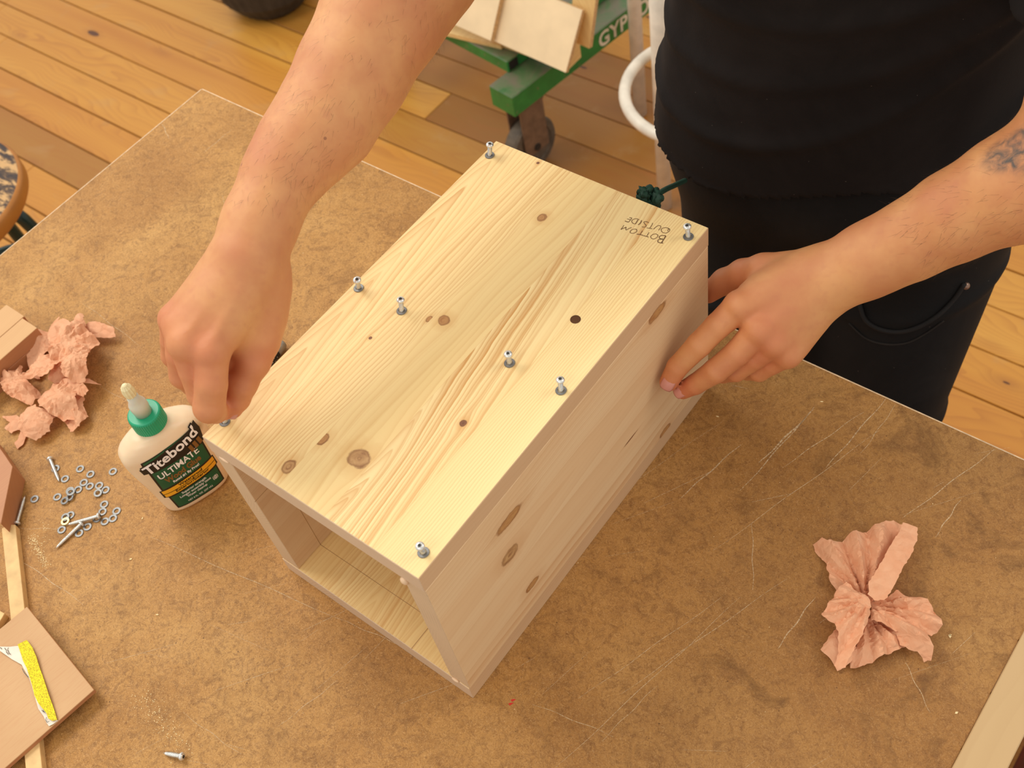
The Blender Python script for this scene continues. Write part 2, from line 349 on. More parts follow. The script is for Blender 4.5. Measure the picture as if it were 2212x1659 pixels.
def ribbon(bm, P, wd, z):
    P = [Vector((p[0], p[1], z)) for p in P]; L = []
    for i, p in enumerate(P):
        d = (P[min(i + 1, len(P) - 1)] - P[max(i - 1, 0)]).normalized(); s = Vector((-d.y, d.x, 0))
        k = wd * (0.35 + 0.65 * math.sin(PI * (i + 0.5) / len(P)))
        L.append((bm.verts.new(p + s * k / 2), bm.verts.new(p - s * k / 2)))
    for a, b in zip(L, L[1:]): bm.faces.new((a[0], b[0], b[1], a[1]))
t = NT('scratch', 0.7); f = t.noise(t.tc(), 500, 3); t.col(lin((216, 184, 140)))
t.set(t.b.inputs['Alpha'], t.ramp(f, [(0.33, 0.12), (0.6, 0.85)])); M['scratch'] = t.m
bm = bmesh.new()
SCR = [((0.25899, 0.25222), (0.27542, 0.32942), 0.0012), ((0.29952, 0.32081), (0.31281, 0.3978), 0.0016), ((0.30026, 0.28679), (0.31228, 0.40055), 0.001), ((0.31929, 0.32735), (0.35186, 0.4186), 0.0007), ((0.3519, 0.34773), (0.36243, 0.44339), 0.001), ((0.37072, 0.37678), (0.3729, 0.44057), 0.0006), ((0.3107, 0.22194), (0.37322, 0.40768), 0.0005), ((0.43001, 0.33587), (0.46581, 0.4416), 0.0008), ((0.46007, 0.33382), (0.46251, 0.37814), 0.0009), ((0.31554, 0.07048), (0.3761, 0.23288), 0.0005), ((0.28965, 0.04835), (0.33968, 0.18871), 0.0005), ((0.30652, -0.00753), (0.35252, 0.19711), 0.0005), ((0.32441, 0.03084), (0.3361, 0.09366), 0.0005), ((0.40005, 0.1743), (0.40326, 0.2303), 0.001), ((0.32525, 0.26367), (0.35797, 0.20829), 0.0007), ((0.26046, 0.02397), (0.32992, 0.03907), 0.0005), ((-0.13902, -0.05026), (0.07663, -0.00977), 0.0007), ((0.07663, -0.00977), (0.14203, 0.00277), 0.0006), ((-0.23096, -0.13873), (-0.14057, -0.13378), 0.0008), ((-0.43742, 0.11057), (-0.33211, 0.1039), 0.0006), ((-0.51875, 0.05134), (-0.4092, 0.04696), 0.0008), ((0.09479, -0.11185), (0.11057, -0.05302), 0.0006), ((-0.33138, 0.04287), (-0.24496, 0.04704), 0.0005), ((-0.26377, -0.11939), (-0.21648, -0.08916), 0.0005), ((-0.4197, 0.31671), (-0.30626, 0.22979), 0.0008), ((-0.59013, 0.37053), (-0.55759, 0.3534), 0.001), ((-0.49616, 0.35748), (-0.49511, 0.4058), 0.0008), ((0.48822, 0.21889), (0.52196, 0.19182), 0.0006), ((0.19286, 0.17921), (0.24797, 0.34276), 0.0004), ((0.01666, -0.15052), (0.08492, -0.14662), 0.0005)]
for a, b, wd in SCR:
    a = Vector(a); b = Vector(b); n = 14; s = Vector((-(b - a).y, (b - a).x)).normalized()
    wob = [s * (0.0006 * math.sin(i * 0.9 + a.x * 90)) for i in range(n + 1)]
    ribbon(bm, [a.lerp(b, i / n) + wob[i] for i in range(n + 1)], wd, TT + 0.00012)
for i in range(70):
    x = random.uniform(-0.1, 0.54); y = random.uniform(-0.2, 0.43); L = random.uniform(0.01, 0.07); an = random.gauss(0.9, 0.35)
    ribbon(bm, [(x + L * t_ / 5 * math.cos(an), y + L * t_ / 5 * math.sin(an)) for t_ in range(6)], random.uniform(0.0002, 0.0005), TT + 0.0001)
tag(obj('scratch_marks', bm, M['scratch'], tb), 'pale knife scratches', kind='stuff')
bm = bmesh.new()
for p in [(0.24398, 0.01283), (0.24369, 0.01639)]: prism_bm([(p[0], p[1]), (p[0] + 0.002, p[1] - 0.0006), (p[0] + 0.0035, p[1] + 0.003), (p[0] + 0.0012, p[1] + 0.0018)], TT, TT + 0.00015, bm)
obj('paint_mark', bm, plain('red_paint', (196, 44, 30), 0.5), tb)
# ------------------------------------------------------------ pine box
BW, BL, BH, BT = 0.2175, 0.3693, 0.22, 0.0206
bx = empty('pine_box', (0, 0, TT)); tag(bx, 'open-ended box of glued pine boards being screwed together on the workbench', 'box')
topm = pine('pine_bottom_panel', 0, 1, (247, 220, 160), (240, 207, 141), (202, 138, 64), 3.3, [(0.0924, 0.3125, 0.0042, 1.1, 0), (0.0903, 0.1837, 0.0052, 1.0, 0), (0.1645, 0.115, 0.0028, 1.1, 1), (0.0504, 0.1396, 0.0015, 1.1, 1), (0.1182, 0.0504, 0.0095, 0.85, 2, 0.129), (0.0829, 0.0484, 0.0045, 1.3, 0, -0.082), (0.0777, 0.0168, 0.005, 1.3, 2, 0.082), (0.0791, 0.1787, 0.0022, 1.6, 0, 0.0805), (0.0504, 0.364, 0.0015, 1, 1)], seams=(0.035, 0.082, 0.129, 0.176), amp=0.010,
    staves=((210, 0.75, 0.5, 0.012, 0.12), (260, 1.0, 0.45, None, 0), (190, 0.35, 0.25, None, 0), (300, 0.85, 0.95, 0.1285, 0.13), (420, 0.6, 0.2, None, 0)))
sidem = pine('pine_side_panel', 2, 1, (230, 198, 154), (224, 186, 140), (196, 140, 88), 8.2, [(0.1943, 0.2919, 0.0056, 2.3, 0), (0.0234, 0.2935, 0.005, 1.9, 0), (0.167, 0.0889, 0.0062, 2.6, 0, -0.15), (0.1254, 0.0802, 0.0078, 1.35, 2), (0.0519, 0.0933, 0.0048, 1.9, 0), (0.077, 0.2416, 0.0009, 12, 1)], seams=(0.045, 0.100, 0.150), amp=0.012,
    staves=((170, 0.3, 0.7, None, 0), (110, 0.15, 0.25, None, 0), (150, 0.15, 0.3, 0.13, 0.09), (420, 0.5, 0.3, None, 0)))
basem = pine('pine_base_panel', 0, 1, (242, 210, 146), (236, 198, 130), (208, 146, 72), 5.6, (), seams=(0.047, 0.094, 0.141, 0.188), amp=0.012,
    staves=((260, 0.4, 0.3, None, 0), (300, 0.8, 0.5, None, 0), (240, 0.8, 0.9, 0.1, 0.13), (300, 0.5, 0.4, None, 0), (360, 0.7, 0.3, None, 0)))
eg = endgrain('pine_end_grain', 0, 2, (216, 184, 150)); eg2 = endgrain('pine_end_grain_side', 2, 0, (214, 182, 144), 4)
edge_m = pine('pine_edge', 2, 1, (214, 178, 138), (206, 166, 124), (184, 136, 92), 1.2, freq=200, lines=0.25, flame=0.1)
def panel(name, x0, x1, y0, y1, z0, z1, m_, end, label, edge=None):
    bm = bmesh.new(); bm_box(bm, x0, x1, y0, y1, z0, z1, 0.0005); o = obj(name, bm, m_, bx); o.data.materials.append(end)
    if edge: o.data.materials.append(edge)
    for p in o.data.polygons:
        if abs(p.normal.y) > 0.6: p.material_index = 1
        elif edge and abs(p.normal.x) > 0.6: p.material_index = 2
    if label: o['label'] = label
    return o
tp = panel('bottom_panel', 0, BW, 0, BL, BH - BT, BH, topm, eg, 'knotty pine board on top, marked in pencil', edge_m)
panel('side_panel', BW - BT, BW, 0.0007, BL - 0.0007, BT, BH - BT, sidem, eg2, 'side board with oval brown knots')
panel('side_panel', 0.0004, BT, 0.0007, BL - 0.0007, BT, BH - BT, sidem, eg2, None)
panel('base_panel', 0.0, BW - 0.0005, 0.0, BL, 0.0, BT, basem, eg, 'board the box stands on, with pencil layout lines', edge_m)
# pencil layout lines inside and glue beads
pen = plain('pencil_graphite', (120, 86, 50), 0.6, 0, 0.1, 800); pen2 = plain('faint_pencil', (178, 136, 88), 0.6)
bm = bmesh.new()
bm_box(bm, BT, BW - BT, 0.0295, 0.0299, BT, BT + 0.00012); bm_box(bm, 0.1545, 0.1550, 0.0, BL, BT, BT + 0.00012); pass
bm_box(bm, BT, BT + 0.00012, 0.0295, 0.0300, BT, BH - BT); bm_box(bm, BT, BT + 0.00012, 0.0, BL, 0.14, 0.1405)
obj('pencil_layout', bm, pen2, bx)
gm = plain('dried_glue', (232, 196, 158), 0.35)
for c, s in (((BW - BT + 0.001, 0.0, BH - BT - 0.0035), (0.0035, 0.0025, 0.004)), ((BW - BT + 0.006, -0.0002, BT + 0.0005), (0.004, 0.0014, 0.0012)), ((0.014, 0.0, BH - BT - 0.001), (0.006, 0.0012, 0.0014))):
    bm = bmesh.new(); r = bmesh.ops.create_icosphere(bm, subdivisions=2, radius=1)['verts']; bmesh.ops.scale(bm, vec=s, verts=r); bmesh.ops.translate(bm, vec=c, verts=r)
    obj('glue_bead', bm, gm, bx, True)
# screw pilot hole and small chip hole in the top
bm = lathe_bm([(0, 0.0001), (0.0034, 0.0001), (0.0035, 0.0003), (0.0041, 0.0002), (0.0042, 0)], 24); o = obj('pilot_hole', bm, plain('bored_hole', (88, 52, 22), 0.9), bx); o.location = (0.1795, 0.2371, 0.22)
# handwriting
bm = bmesh.new()
STR = [([(0.19269, 0.34493), (0.19377, 0.33673)], 0.001), ([(0.19269, 0.34493), (0.19021, 0.34416), (0.18863, 0.34217), (0.18919, 0.34075), (0.19089, 0.34013), (0.1926, 0.34078)], 0.0008), ([(0.19253, 0.3409), (0.19034, 0.33951), (0.18986, 0.33766), (0.19106, 0.33615), (0.19324, 0.33644), (0.19506, 0.3373)], 0.0008), ([(0.18674, 0.34253), (0.18441, 0.34281), (0.18296, 0.34136), (0.1824, 0.33851), (0.1843, 0.33705), (0.18635, 0.33757), (0.18735, 0.33972), (0.18718, 0.34183), (0.1865, 0.34271)], 0.0006), ([(0.17878, 0.34171), (0.17947, 0.33749)], 0.0006), ([(0.17686, 0.33634), (0.17917, 0.33685), (0.18136, 0.33698)], 0.0008), ([(0.1732, 0.34065), (0.17381, 0.33622)], 0.0006), ([(0.1712, 0.33523), (0.17371, 0.336), (0.17653, 0.33648)], 0.0008), ([(0.16828, 0.33949), (0.16635, 0.33873), (0.16501, 0.3367), (0.16536, 0.33434), (0.16711, 0.33389), (0.16891, 0.33522), (0.16966, 0.33739), (0.16892, 0.33889), (0.16785, 0.33941)], 0.0006), ([(0.16357, 0.33926), (0.16231, 0.33711), (0.16128, 0.33461)], 0.0006), ([(0.16128, 0.33461), (0.16017, 0.33591), (0.1596, 0.33752)], 0.0006), ([(0.1596, 0.33752), (0.15844, 0.33558), (0.15724, 0.33315)], 0.0007), ([(0.15724, 0.33315), (0.15708, 0.33579), (0.15665, 0.33845)], 0.0006), ([(0.19155, 0.35252), (0.1889, 0.35295), (0.18654, 0.35179), (0.18561, 0.34951), (0.18681, 0.34764), (0.18893, 0.34692), (0.19125, 0.34775), (0.19221, 0.35035), (0.19185, 0.35205), (0.1904, 0.35284), (0.19101, 0.35)], 0.0006), ([(0.18417, 0.34728), (0.18403, 0.35086), (0.18303, 0.35206), (0.18139, 0.35162), (0.18056, 0.34956), (0.17997, 0.34636)], 0.0006), ([(0.17573, 0.35183), (0.17649, 0.34953), (0.17687, 0.34558)], 0.0006), ([(0.17445, 0.34486), (0.17644, 0.3455), (0.17912, 0.3462)], 0.0006), ([(0.17299, 0.35046), (0.17095, 0.35062), (0.1692, 0.34996), (0.16928, 0.34872), (0.17191, 0.34729), (0.17302, 0.34631), (0.17257, 0.34477), (0.17047, 0.34392)], 0.0006), ([(0.16629, 0.34995), (0.1671, 0.34685), (0.16657, 0.34431)], 0.0009), ([(0.1633, 0.34894), (0.16369, 0.34722), (0.16407, 0.34404)], 0.0008), ([(0.16437, 0.34953), (0.16196, 0.34949), (0.16015, 0.34815), (0.1595, 0.34617), (0.16025, 0.34465), (0.16208, 0.34373), (0.16397, 0.34382)], 0.0006), ([(0.158, 0.34825), (0.15809, 0.34571), (0.15817, 0.34317)], 0.0006), ([(0.1558, 0.34768), (0.15783, 0.34832)], 0.0006), ([(0.15505, 0.34548), (0.15759, 0.34608)], 0.0006), ([(0.15478, 0.34273), (0.1566, 0.34277), (0.15817, 0.34317)], 0.0008)]
for P, wd in STR:
    Q = catmull([(p[0], p[1], 0) for p in P], 5) if len(P) > 2 else [Vector((p[0], p[1], 0)) for p in P]
    L = []
    for i, p in enumerate(Q):
        d = (Q[min(i + 1, len(Q) - 1)] - Q[max(i - 1, 0)]).normalized(); s = Vector((-d.y, d.x, 0)) * wd * 0.5
        L.append([bm.verts.new(Vector((p.x, p.y, BH + 0.00015)) + s), bm.verts.new(Vector((p.x, p.y, BH + 0.00015)) - s)])
    for a, b in zip(L, L[1:]): bm.faces.new((a[0], b[0], b[1], a[1]))
tag(obj('pencil_writing', bm, pen, bx), 'pencilled words BOTTOM OUTSIDE')
# ------------------------------------------------------------ screws and washers
def screw_mesh(L, head_r=0.0034, head_h=0.0026, shank=0.0015, thread=0.00215, pitch=0.0014):
    """axis +z, head on top at z = L; threaded tapered shank"""
    prof = [(0, 0), (shank * 0.5, 0.0022)]; z = 0.003
    while z < L - head_h - 0.0015:
        k = min(1, 0.6 + z / 0.008 * 0.4); prof += [(shank * k, z), (thread * k, z + pitch * 0.45), (shank * k, z + pitch * 0.7)]; z += pitch
    prof += [(shank * 1.1, L - head_h), (head_r * 0.8, L - head_h - 0.0001), (head_r, L - head_h * 0.75), (head_r * 0.98, L - head_h * 0.45), (head_r * 0.8, L - head_h * 0.12), (head_r * 0.55, L), (0, L)]
    me = bpy.data.meshes.new('screw'); bm = lathe_bm(prof, 16); bm.to_mesh(me); bm.free(); me.shade_smooth(); me.materials.append(M['steel']); return me
def star_mesh(r):
    pts = [((r if i % 2 == 0 else r * 0.62) * math.cos(PI * i / 6), (r if i % 2 == 0 else r * 0.62) * math.sin(PI * i / 6)) for i in range(12)]
    me = bpy.data.meshes.new('recess'); bm = prism_bm(pts, -0.0005, 0.00012); bm.to_mesh(me); bm.free(); me.materials.append(M['dark']); return me
ring_prof = [(0.0023, 0), (0.0043, 0), (0.0044, 0.0004), (0.0042, 0.0009), (0.0024, 0.0009), (0.0023, 0)]
wm = bpy.data.meshes.new('washer'); _b = lathe_bm(ring_prof, 28); _b.to_mesh(wm); _b.free(); wm.materials.append(M['washer'])
wm2 = bpy.data.meshes.new('washer_big'); _b = lathe_bm([(r * 1.0 if r < 0.003 else r * 0.98, z) for r, z in ring_prof], 28); _b.to_mesh(wm2); _b.free(); wm2.materials.append(M['washer'])
wmb = bpy.data.meshes.new('washer_brass'); _b = lathe_bm([(r, z * 1.3) for r, z in ring_prof], 28); _b.to_mesh(wmb); _b.free(); wmb.materials.append(M['brass'])
SH = screw_mesh(0.034, 0.0034, 0.0025, 0.0013, 0.0020); ST = star_mesh(0.0016)
SHORT = screw_mesh(0.0205, 0.0036, 0.003, 0.0016, 0.0023); ST2 = star_mesh(0.0019)
def place_screw(base, head, me, L, st, label, group):
    base = Vector(base); head = Vector(head); d = (head - base).normalized(); rt = d.to_track_quat('Z', 'Y').to_euler()
    o = empty('screw', head - d * L); o.rotation_euler = rt; tag(o, label, 'screw', group)
    s = bpy.data.objects.new('shank', me); C.objects.link(s); s.parent = o
    r = bpy.data.objects.new('recess', st); C.objects.link(r); r.parent = o; r.location = (0, 0, L); return o
UP = [((0.00684, 0.35116, 1.12), (0.00927, 0.35178, 1.1345)), ((0.0073, 0.17386, 1.12), (0.01108, 0.17291, 1.1345)), ((0.0545, 0.17369, 1.12), (0.05589, 0.17534, 1.1345)), ((0.16108, 0.17669, 1.12), (0.16256, 0.1759, 1.1345)), ((0.20931, 0.17625, 1.12), (0.20984, 0.17699, 1.1345)), ((0.20777, 0.0172, 1.12), (0.20923, 0.01571, 1.1345)), ((0.20888, 0.35272, 1.12), (0.20877, 0.35125, 1.1345)), ((0.00641, 0.01895, 1.12), (0.01295, 0.02078, 1.1345))]
UPL = ['upright screw at the far left corner of the pine box top', 'upright screw beside the left edge of the box top, halfway along', 'upright screw nearest the round knot, inward of the mid-left one',
       'upright screw on the box top, left of the mid-right edge screw', 'upright screw beside the right edge of the box top, halfway along', 'upright screw at the near right corner of the box top', 'upright screw at the far right corner beside the pencil writing', 'screw pinched between thumb and finger at the near left corner']
for (b, h), lb in zip(UP, UPL):
    b = Vector(b); h = Vector(h)
    place_screw(b, h, SH, 0.0205 + 0.0135, ST, lb, 'screws standing in the box top')
    wo = bpy.data.objects.new('washer', wm2); C.objects.link(wo); wo.location = (b.x, b.y, TT + BH + 0.0001)
    wo.rotation_euler = (0.03, -0.02, 0); tag(wo, 'washer under the ' + lb.replace('upright ', ''), 'washer', 'washers under the standing screws')
LOOSE = [((-0.29682, -0.04823, 0.903), (-0.2672, -0.06026, 0.9)), ((-0.26669, -0.11351, 0.903), (-0.28572, -0.0902, 0.9)), ((-0.20139, -0.06706, 0.903), (-0.21978, -0.08826, 0.9)), ((-0.20783, -0.08139, 0.903), (-0.20975, -0.11157, 0.9))]
LL = ['zinc screw lying with its tip against a washer, nearest the left pink paper', 'zinc screw lying alone near the left edge, head down towards the batten', 'zinc screw lying across washers with its tip at the brass washer', 'zinc screw pointing down-left below the brass washer']
for (h, tpt), lb in zip(LOOSE, LL):
    h = Vector(h); tpt = Vector(tpt); L = 0.034; d = (h - tpt).normalized(); h = tpt + d * L
    tpt.z = TT + 0.0016; h.z = TT + 0.0032
    if 'across washers' in lb: tpt.z += 0.0012; h.z += 0.001
    place_screw(tpt, h, SH, L, ST, lb, 'loose screws on the bench')
h, tpt = [Vector(v) for v in ((0.0478, -0.176, 0.903), (0.02437, -0.18624, 0.9))]; tpt.z = TT + 0.0022; h.z = TT + 0.0046
place_screw(tpt, h, SHORT, 0.0205, ST2, 'short pan head screw lying alone at the bottom edge of the bench', None)
WASH = [(-0.26172, -0.03802), (-0.24709, -0.03626), (-0.22913, -0.02133), (-0.26596, -0.05454), (-0.28466, -0.05191), (-0.24532, -0.04661), (-0.23641, -0.04602), (-0.22855, -0.04016), (-0.21882, -0.03991), (-0.22177, -0.04673), (-0.24391, -0.05528), (-0.25026, -0.06064), (-0.24623, -0.06172), (-0.24308, -0.06603), (-0.24449, -0.07142), (-0.25583, -0.07274), (-0.27464, -0.08734), (-0.20698, -0.05167), (-0.20188, -0.05815), (-0.20083, -0.06644), (-0.19123, -0.06407), (-0.18683, -0.05734), (-0.19007, -0.04977), (-0.22738, -0.07877), (-0.22881, -0.08321), (-0.22487, -0.08639), (-0.22178, -0.09444), (-0.20178, -0.07776), (-0.2035, -0.08707)]
WL = ['steel washer alone at the top of the loose washers, left of the bottle', 'steel washer just right of the topmost loose washer', 'steel washer lying apart, nearest the glue bottle', 'steel washer touching the tip of the upper screw', 'steel washer half under the shank of the upper screw', 'steel washer at the upper middle of the cluster, above two touching ones', 'steel washer touching below right of the upper middle washer', 'steel washer at the top of the right-hand group of three', 'steel washer at the right of the group of three', 'steel washer at the lower left of the group of three', 'steel washer left of the middle, beside the stacked pair', 'dark washer beneath another in the stacked pair', 'steel washer leaning on the dark washer of the stacked pair', 'steel washer at the lower right of the stacked pair', 'steel washer at the lower left end of the middle chain', 'steel washer alone left of the middle chain', 'steel washer alone beside the leftmost screw', 'steel washer at the top of the right lower chain', 'steel washer second in the right lower chain', 'steel washer under the head of the crossing screw', 'steel washer below the crossing screw head', 'steel washer at the right of the lower chain, touching its neighbour', 'steel washer farthest right in the lower group', 'steel washer upper right behind the brass washer', 'steel washer partly beneath the brass washer', 'pale brass washer lying on steel ones', 'steel washer just below left of the brass washer', 'steel washer right of the lower screw head', 'steel washer lowest of all, under the lower screw']
for i, (p, lb) in enumerate(zip(WASH, WL)):
    wo = bpy.data.objects.new('washer', wmb if 'pale brass' in lb else wm); C.objects.link(wo)
    z = TT + 0.0001
    for q in WASH[:i]:
        if (Vector(q[:2]) - Vector(p[:2])).length < 0.0076: z += 0.001
    wo.location = (p[0], p[1], z)
    if z > TT + 0.0005: wo.rotation_euler = (random.uniform(-.12, .12), random.uniform(-.12, .12), 0); wo.location.z += 0.0004
    tag(wo, lb, 'washer', 'loose washers on the bench')
# ------------------------------------------------------------ sawdust
bm = bmesh.new()
def chip(x, y, s, z=0.0):
    an = random.uniform(0, PI); c, sn = math.cos(an), math.sin(an); w_ = s * random.uniform(.25, .7)
    P = [(x + c * s, y + sn * s), (x - sn * w_, y + c * w_), (x - c * s, y - sn * s), (x + sn * w_, y - c * w_)]
    prism_bm(P, TT + z, TT + z + s * 0.4, bm)
for (cx, cy), (ex, ey), n, sp in [((-0.24249, -0.11659), (-0.20199, -0.12869), 260, 0.0022), ((-0.02897, -0.1617), (0.04213, -0.17127), 220, 0.006), ((-0.24203, -0.09823), (-0.22921, -0.11997), 40, 0.004)]:
    for i in range(n):
        k = random.random(); chip(cx + (ex - cx) * k + random.gauss(0, sp), cy + (ey - cy) * k + random.gauss(0, sp), random.uniform(0.0002, 0.0007))
for i in range(120): chip(random.uniform(-0.4, 0.54), random.uniform(-0.25, 0.43), random.uniform(0.0002, 0.0006))
for x, y in [(0.50767, 0.25762), (0.53782, 0.20257), (0.50718, 0.25871), (-0.07189, -0.10121), (-0.1614, -0.04081), (0.31467, 0.40941), (0.24163, 0.34503), (-0.1372, -0.07698)]: chip(x, y, 0.0016)
o = obj('sawdust', bm, plain('pale_sawdust', (240, 214, 160), 0.8)); tag(o, 'fine pale sawdust and chips scattered over the bench top', 'sawdust', kind='stuff')
# ------------------------------------------------------------ glue bottle
BC = Vector((-0.13985, 0.013, 0)); BA = 1.25
gb = empty('glue_bottle', (BC.x, BC.y, TT), BA); tag(gb, 'squeeze bottle of wood glue with a green label and green cap', 'bottle')
PR = [(0.0, 0.0285, 0.014), (0.0015, 0.0315, 0.0165), (0.005, 0.0335, 0.0182), (0.02, 0.0347, 0.019), (0.045, 0.0365, 0.0195), (0.070, 0.0398, 0.0200), (0.086, 0.0408, 0.0200), (0.094, 0.0400, 0.0196), (0.1005, 0.0365, 0.0184), (0.1055, 0.030, 0.0168), (0.109, 0.0215, 0.0147), (0.111, 0.0138, 0.0128), (0.114, 0.0118, 0.0118)]
def pr(z):
    zs = [p[0] for p in PR]; return np.interp(z, zs, [p[1] for p in PR]), np.interp(z, zs, [p[2] for p in PR])
def bsurf(u, z, off=0.0):
    z = 0.009 + (z - 0.009) * 1.09 + 0.13 * (u + 0.01) * min(1.0, (z - 0.009) / 0.06)
    a, b = pr(z); k = min(1.0, abs(u) / a) ** 2.9; y = -b * (1 - k) ** (1 / 2.9) if k < 1 else 0; return (u, y - off, z)
bm = bmesh.new(); rings = []; n = 64
zs = list(np.interp(np.linspace(0, len(PR) - 1, 60), range(len(PR)), [p[0] for p in PR]))
from itertools import accumulate
def sm(zs_, k): return np.convolve(np.pad(zs_, 2, mode='edge'), np.ones(5) / 5, 'valid')
A_ = sm(np.array([pr(z)[0] for z in zs]), 0); B_ = sm(np.array([pr(z)[1] for z in zs]), 0)
for z, a, b in zip(zs, A_, B_):
    e = 2.9 + (2.0 - 2.9) * min(1, max(0, (z - 0.092) / 0.015))
    ring = []
    for i in range(n):
        th = 2 * PI * i / n; c, s = math.cos(th), math.sin(th); ring.append(bm.verts.new((a * math.copysign(abs(c) ** (2 / e), c), b * math.copysign(abs(s) ** (2 / e), s), z)))
    rings.append(ring)
for P, Q in zip(rings, rings[1:]):
    for i in range(n): bm.faces.new((P[i], P[(i + 1) % n], Q[(i + 1) % n], Q[i]))
bm.faces.new(rings[0][::-1]); bm.faces.new(rings[-1]); bmesh.ops.recalc_face_normals(bm, faces=bm.faces)
t = NT('cream_plastic', 0.35); o3 = t.sep(t.tc()); f = t.noise(t.tc(), 30, 3)
c = t.ramp(f, [(0.3, lin((240, 214, 178))), (0.7, lin((230, 200, 162)))])
st = t.math('SUBTRACT', 1.0, t.math('MULTIPLY', t.math('SQRT', t.math('ADD', t.math('POWER', t.math('SUBTRACT', o3[0], 0.033), 2.0), t.math('POWER', t.math('SUBTRACT', o3[2], 0.092), 2.0))), 130.0), clamp=True)
t.col(t.mix(t.math('MULTIPLY', st, t.math('MULTIPLY_ADD', f, 1.4, 0.1, clamp=True)), c, lin((150, 104, 40)))); t.b.inputs['Subsurface Weight'].default_value = 0.15; t.b.inputs['Subsurface Scale'].default_value = 0.005
obj('bottle_body', bm, t.m, gb, True)
capm = plain('green_cap_plastic', (20, 156, 110), 0.35, 0, 0.03)
bm = bmesh.new(); n = 96; prof = [(0.0142, 0.112), (0.0150, 0.1135), (0.0150, 0.128), (0.0146, 0.1295), (0.0135, 0.1302)]; rings = []
for r, z in prof: rings.append([bm.verts.new(((r + (0.0004 if (i % 2 and 0.113 < z < 0.129) else 0)) * math.cos(2 * PI * i / n), (r + (0.0004 if (i % 2 and 0.113 < z < 0.129) else 0)) * math.sin(2 * PI * i / n), z)) for i in range(n)])
for P, Q in zip(rings, rings[1:]):
    for i in range(n): bm.faces.new((P[i], P[(i + 1) % n], Q[(i + 1) % n], Q[i]))
bm.faces.new(rings[0][::-1]); bm.faces.new(rings[-1]); bmesh.ops.recalc_face_normals(bm, faces=bm.faces)
tag(obj('cap', bm, capm, gb), 'ribbed green cap')
t = NT('frosted_plastic', 0.35); t.col(lin((232, 226, 206))); t.b.inputs['Transmission Weight'].default_value = 0.25; t.b.inputs['Subsurface Weight'].default_value = 0.3; t.b.inputs['Subsurface Scale'].default_value = 0.004; frost = t.m
bm = lathe_bm([(0, 0.130), (0.0078, 0.130), (0.0078, 0.1365), (0.0082, 0.137), (0.0082, 0.143), (0.0072, 0.1455), (0.0055, 0.149), (0.005, 0.156), (0, 0.156)], 32)
nz = obj('nozzle', bm, frost, gb, True); nz['label'] = 'frosted white nozzle'
bm = bmesh.new(); n = 36; rings = []
for r, z in ((0.0045, 0.155), (0.0050, 0.158), (0.0052, 0.162), (0.0045, 0.167), (0.0022, 0.1705), (0.0010, 0.1712)): rings.append([bm.verts.new(((r * (1 + (0.09 if i % 3 == 0 else 0))) * math.cos(2 * PI * i / n), (r * (1 + (0.09 if i % 3 == 0 else 0))) * math.sin(2 * PI * i / n), z)) for i in range(n)])
for P, Q in zip(rings, rings[1:]):
    for i in range(n): bm.faces.new((P[i], P[(i + 1) % n], Q[(i + 1) % n], Q[i]))
bm.faces.new(rings[0][::-1]); bm.faces.new(rings[-1]); bmesh.ops.recalc_face_normals(bm, faces=bm.faces)
obj('nozzle_tip', bm, plain('glue_crusted_cream', (240, 226, 176), 0.5), gb)
# label wrapped on the front of the bottle: (u, z) plane coordinates
lab = empty('label', (0, 0, 0)); lab.parent = gb
def wrap(name, V, F, m, off):
    return obj(name, mesh_from(name, [bsurf(v[0], v[1], off) for v in V], F), m, lab)
def gridpoly(pts, step=0.0022):
    e = []; n_ = len(pts); P = []
    for i in range(n_):
        a = Vector(pts[i]); b = Vector(pts[(i + 1) % n_]); k = max(1, int((b - a).length / step))
        for j in range(k): P.append(a.lerp(b, j / k))
    m_ = len(P); E = [(i, (i + 1) % m_) for i in range(m_)]; inner = []
    xs = [p.x for p in P]; zs_ = [p.y for p in P]
    def inside(x, y):
        r = False
        for i in range(m_):
            a, b = P[i], P[(i + 1) % m_]
            if (a.y > y) != (b.y > y) and x < (b.x - a.x) * (y - a.y) / (b.y - a.y) + a.x: r = not r
        return r
    x = min(xs) + step / 2
    while x < max(xs):
        y = min(zs_) + step / 2
        while y < max(zs_):
            if inside(x, y): inner.append(Vector((x, y)))
            y += step
        x += step
    V, _, F, *_r = geometry.delaunay_2d_cdt(P + inner, E, [], 1, 1e-6)
    return V, [f for f in F]
blk = plain('label_black', (28, 20, 16), 0.4, 0, 0.02); grn = plain('label_green', (12, 84, 52), 0.4, 0, 0.03); yel = plain('label_yellow', (238, 170, 34), 0.4, 0, 0.02); wht = plain('label_white', (240, 232, 224), 0.4, 0, 0.01); brn = plain('label_brown', (132, 88, 40), 0.4, 0, 0.02)
outl = [(-0.027, 0.088), (-0.0275, 0.0815), (-0.0315, 0.081), (-0.0305, 0.073), (-0.0265, 0.0725), (-0.0265, 0.0425), (-0.029, 0.042), (-0.0285, 0.0305), (-0.025, 0.030), (-0.024, 0.009), (0.0265, 0.009), (0.0275, 0.031), (0.0295, 0.0315), (0.0295, 0.0435), (0.028, 0.044), (0.029, 0.066), (0.031, 0.0665), (0.0335, 0.080), (0.0325, 0.0850), (0.0320, 0.0885), (0.0270, 0.0880), (0.0250, 0.0868)]
V, F = gridpoly(outl); wrap('label_outline', V, F, blk, 0.0002)
V, F = gridpoly([(-0.0255, 0.0868), (-0.0255, 0.084), (0.020, 0.0868), (0.020, 0.087)]); wrap('label_panel', V, F, grn, 0.0003)
V, F = gridpoly([(-0.0245, 0.0705), (0.0272, 0.0645), (0.0265, 0.0445), (-0.0248, 0.0435)]); wrap('label_panel', V, F, grn, 0.0003)
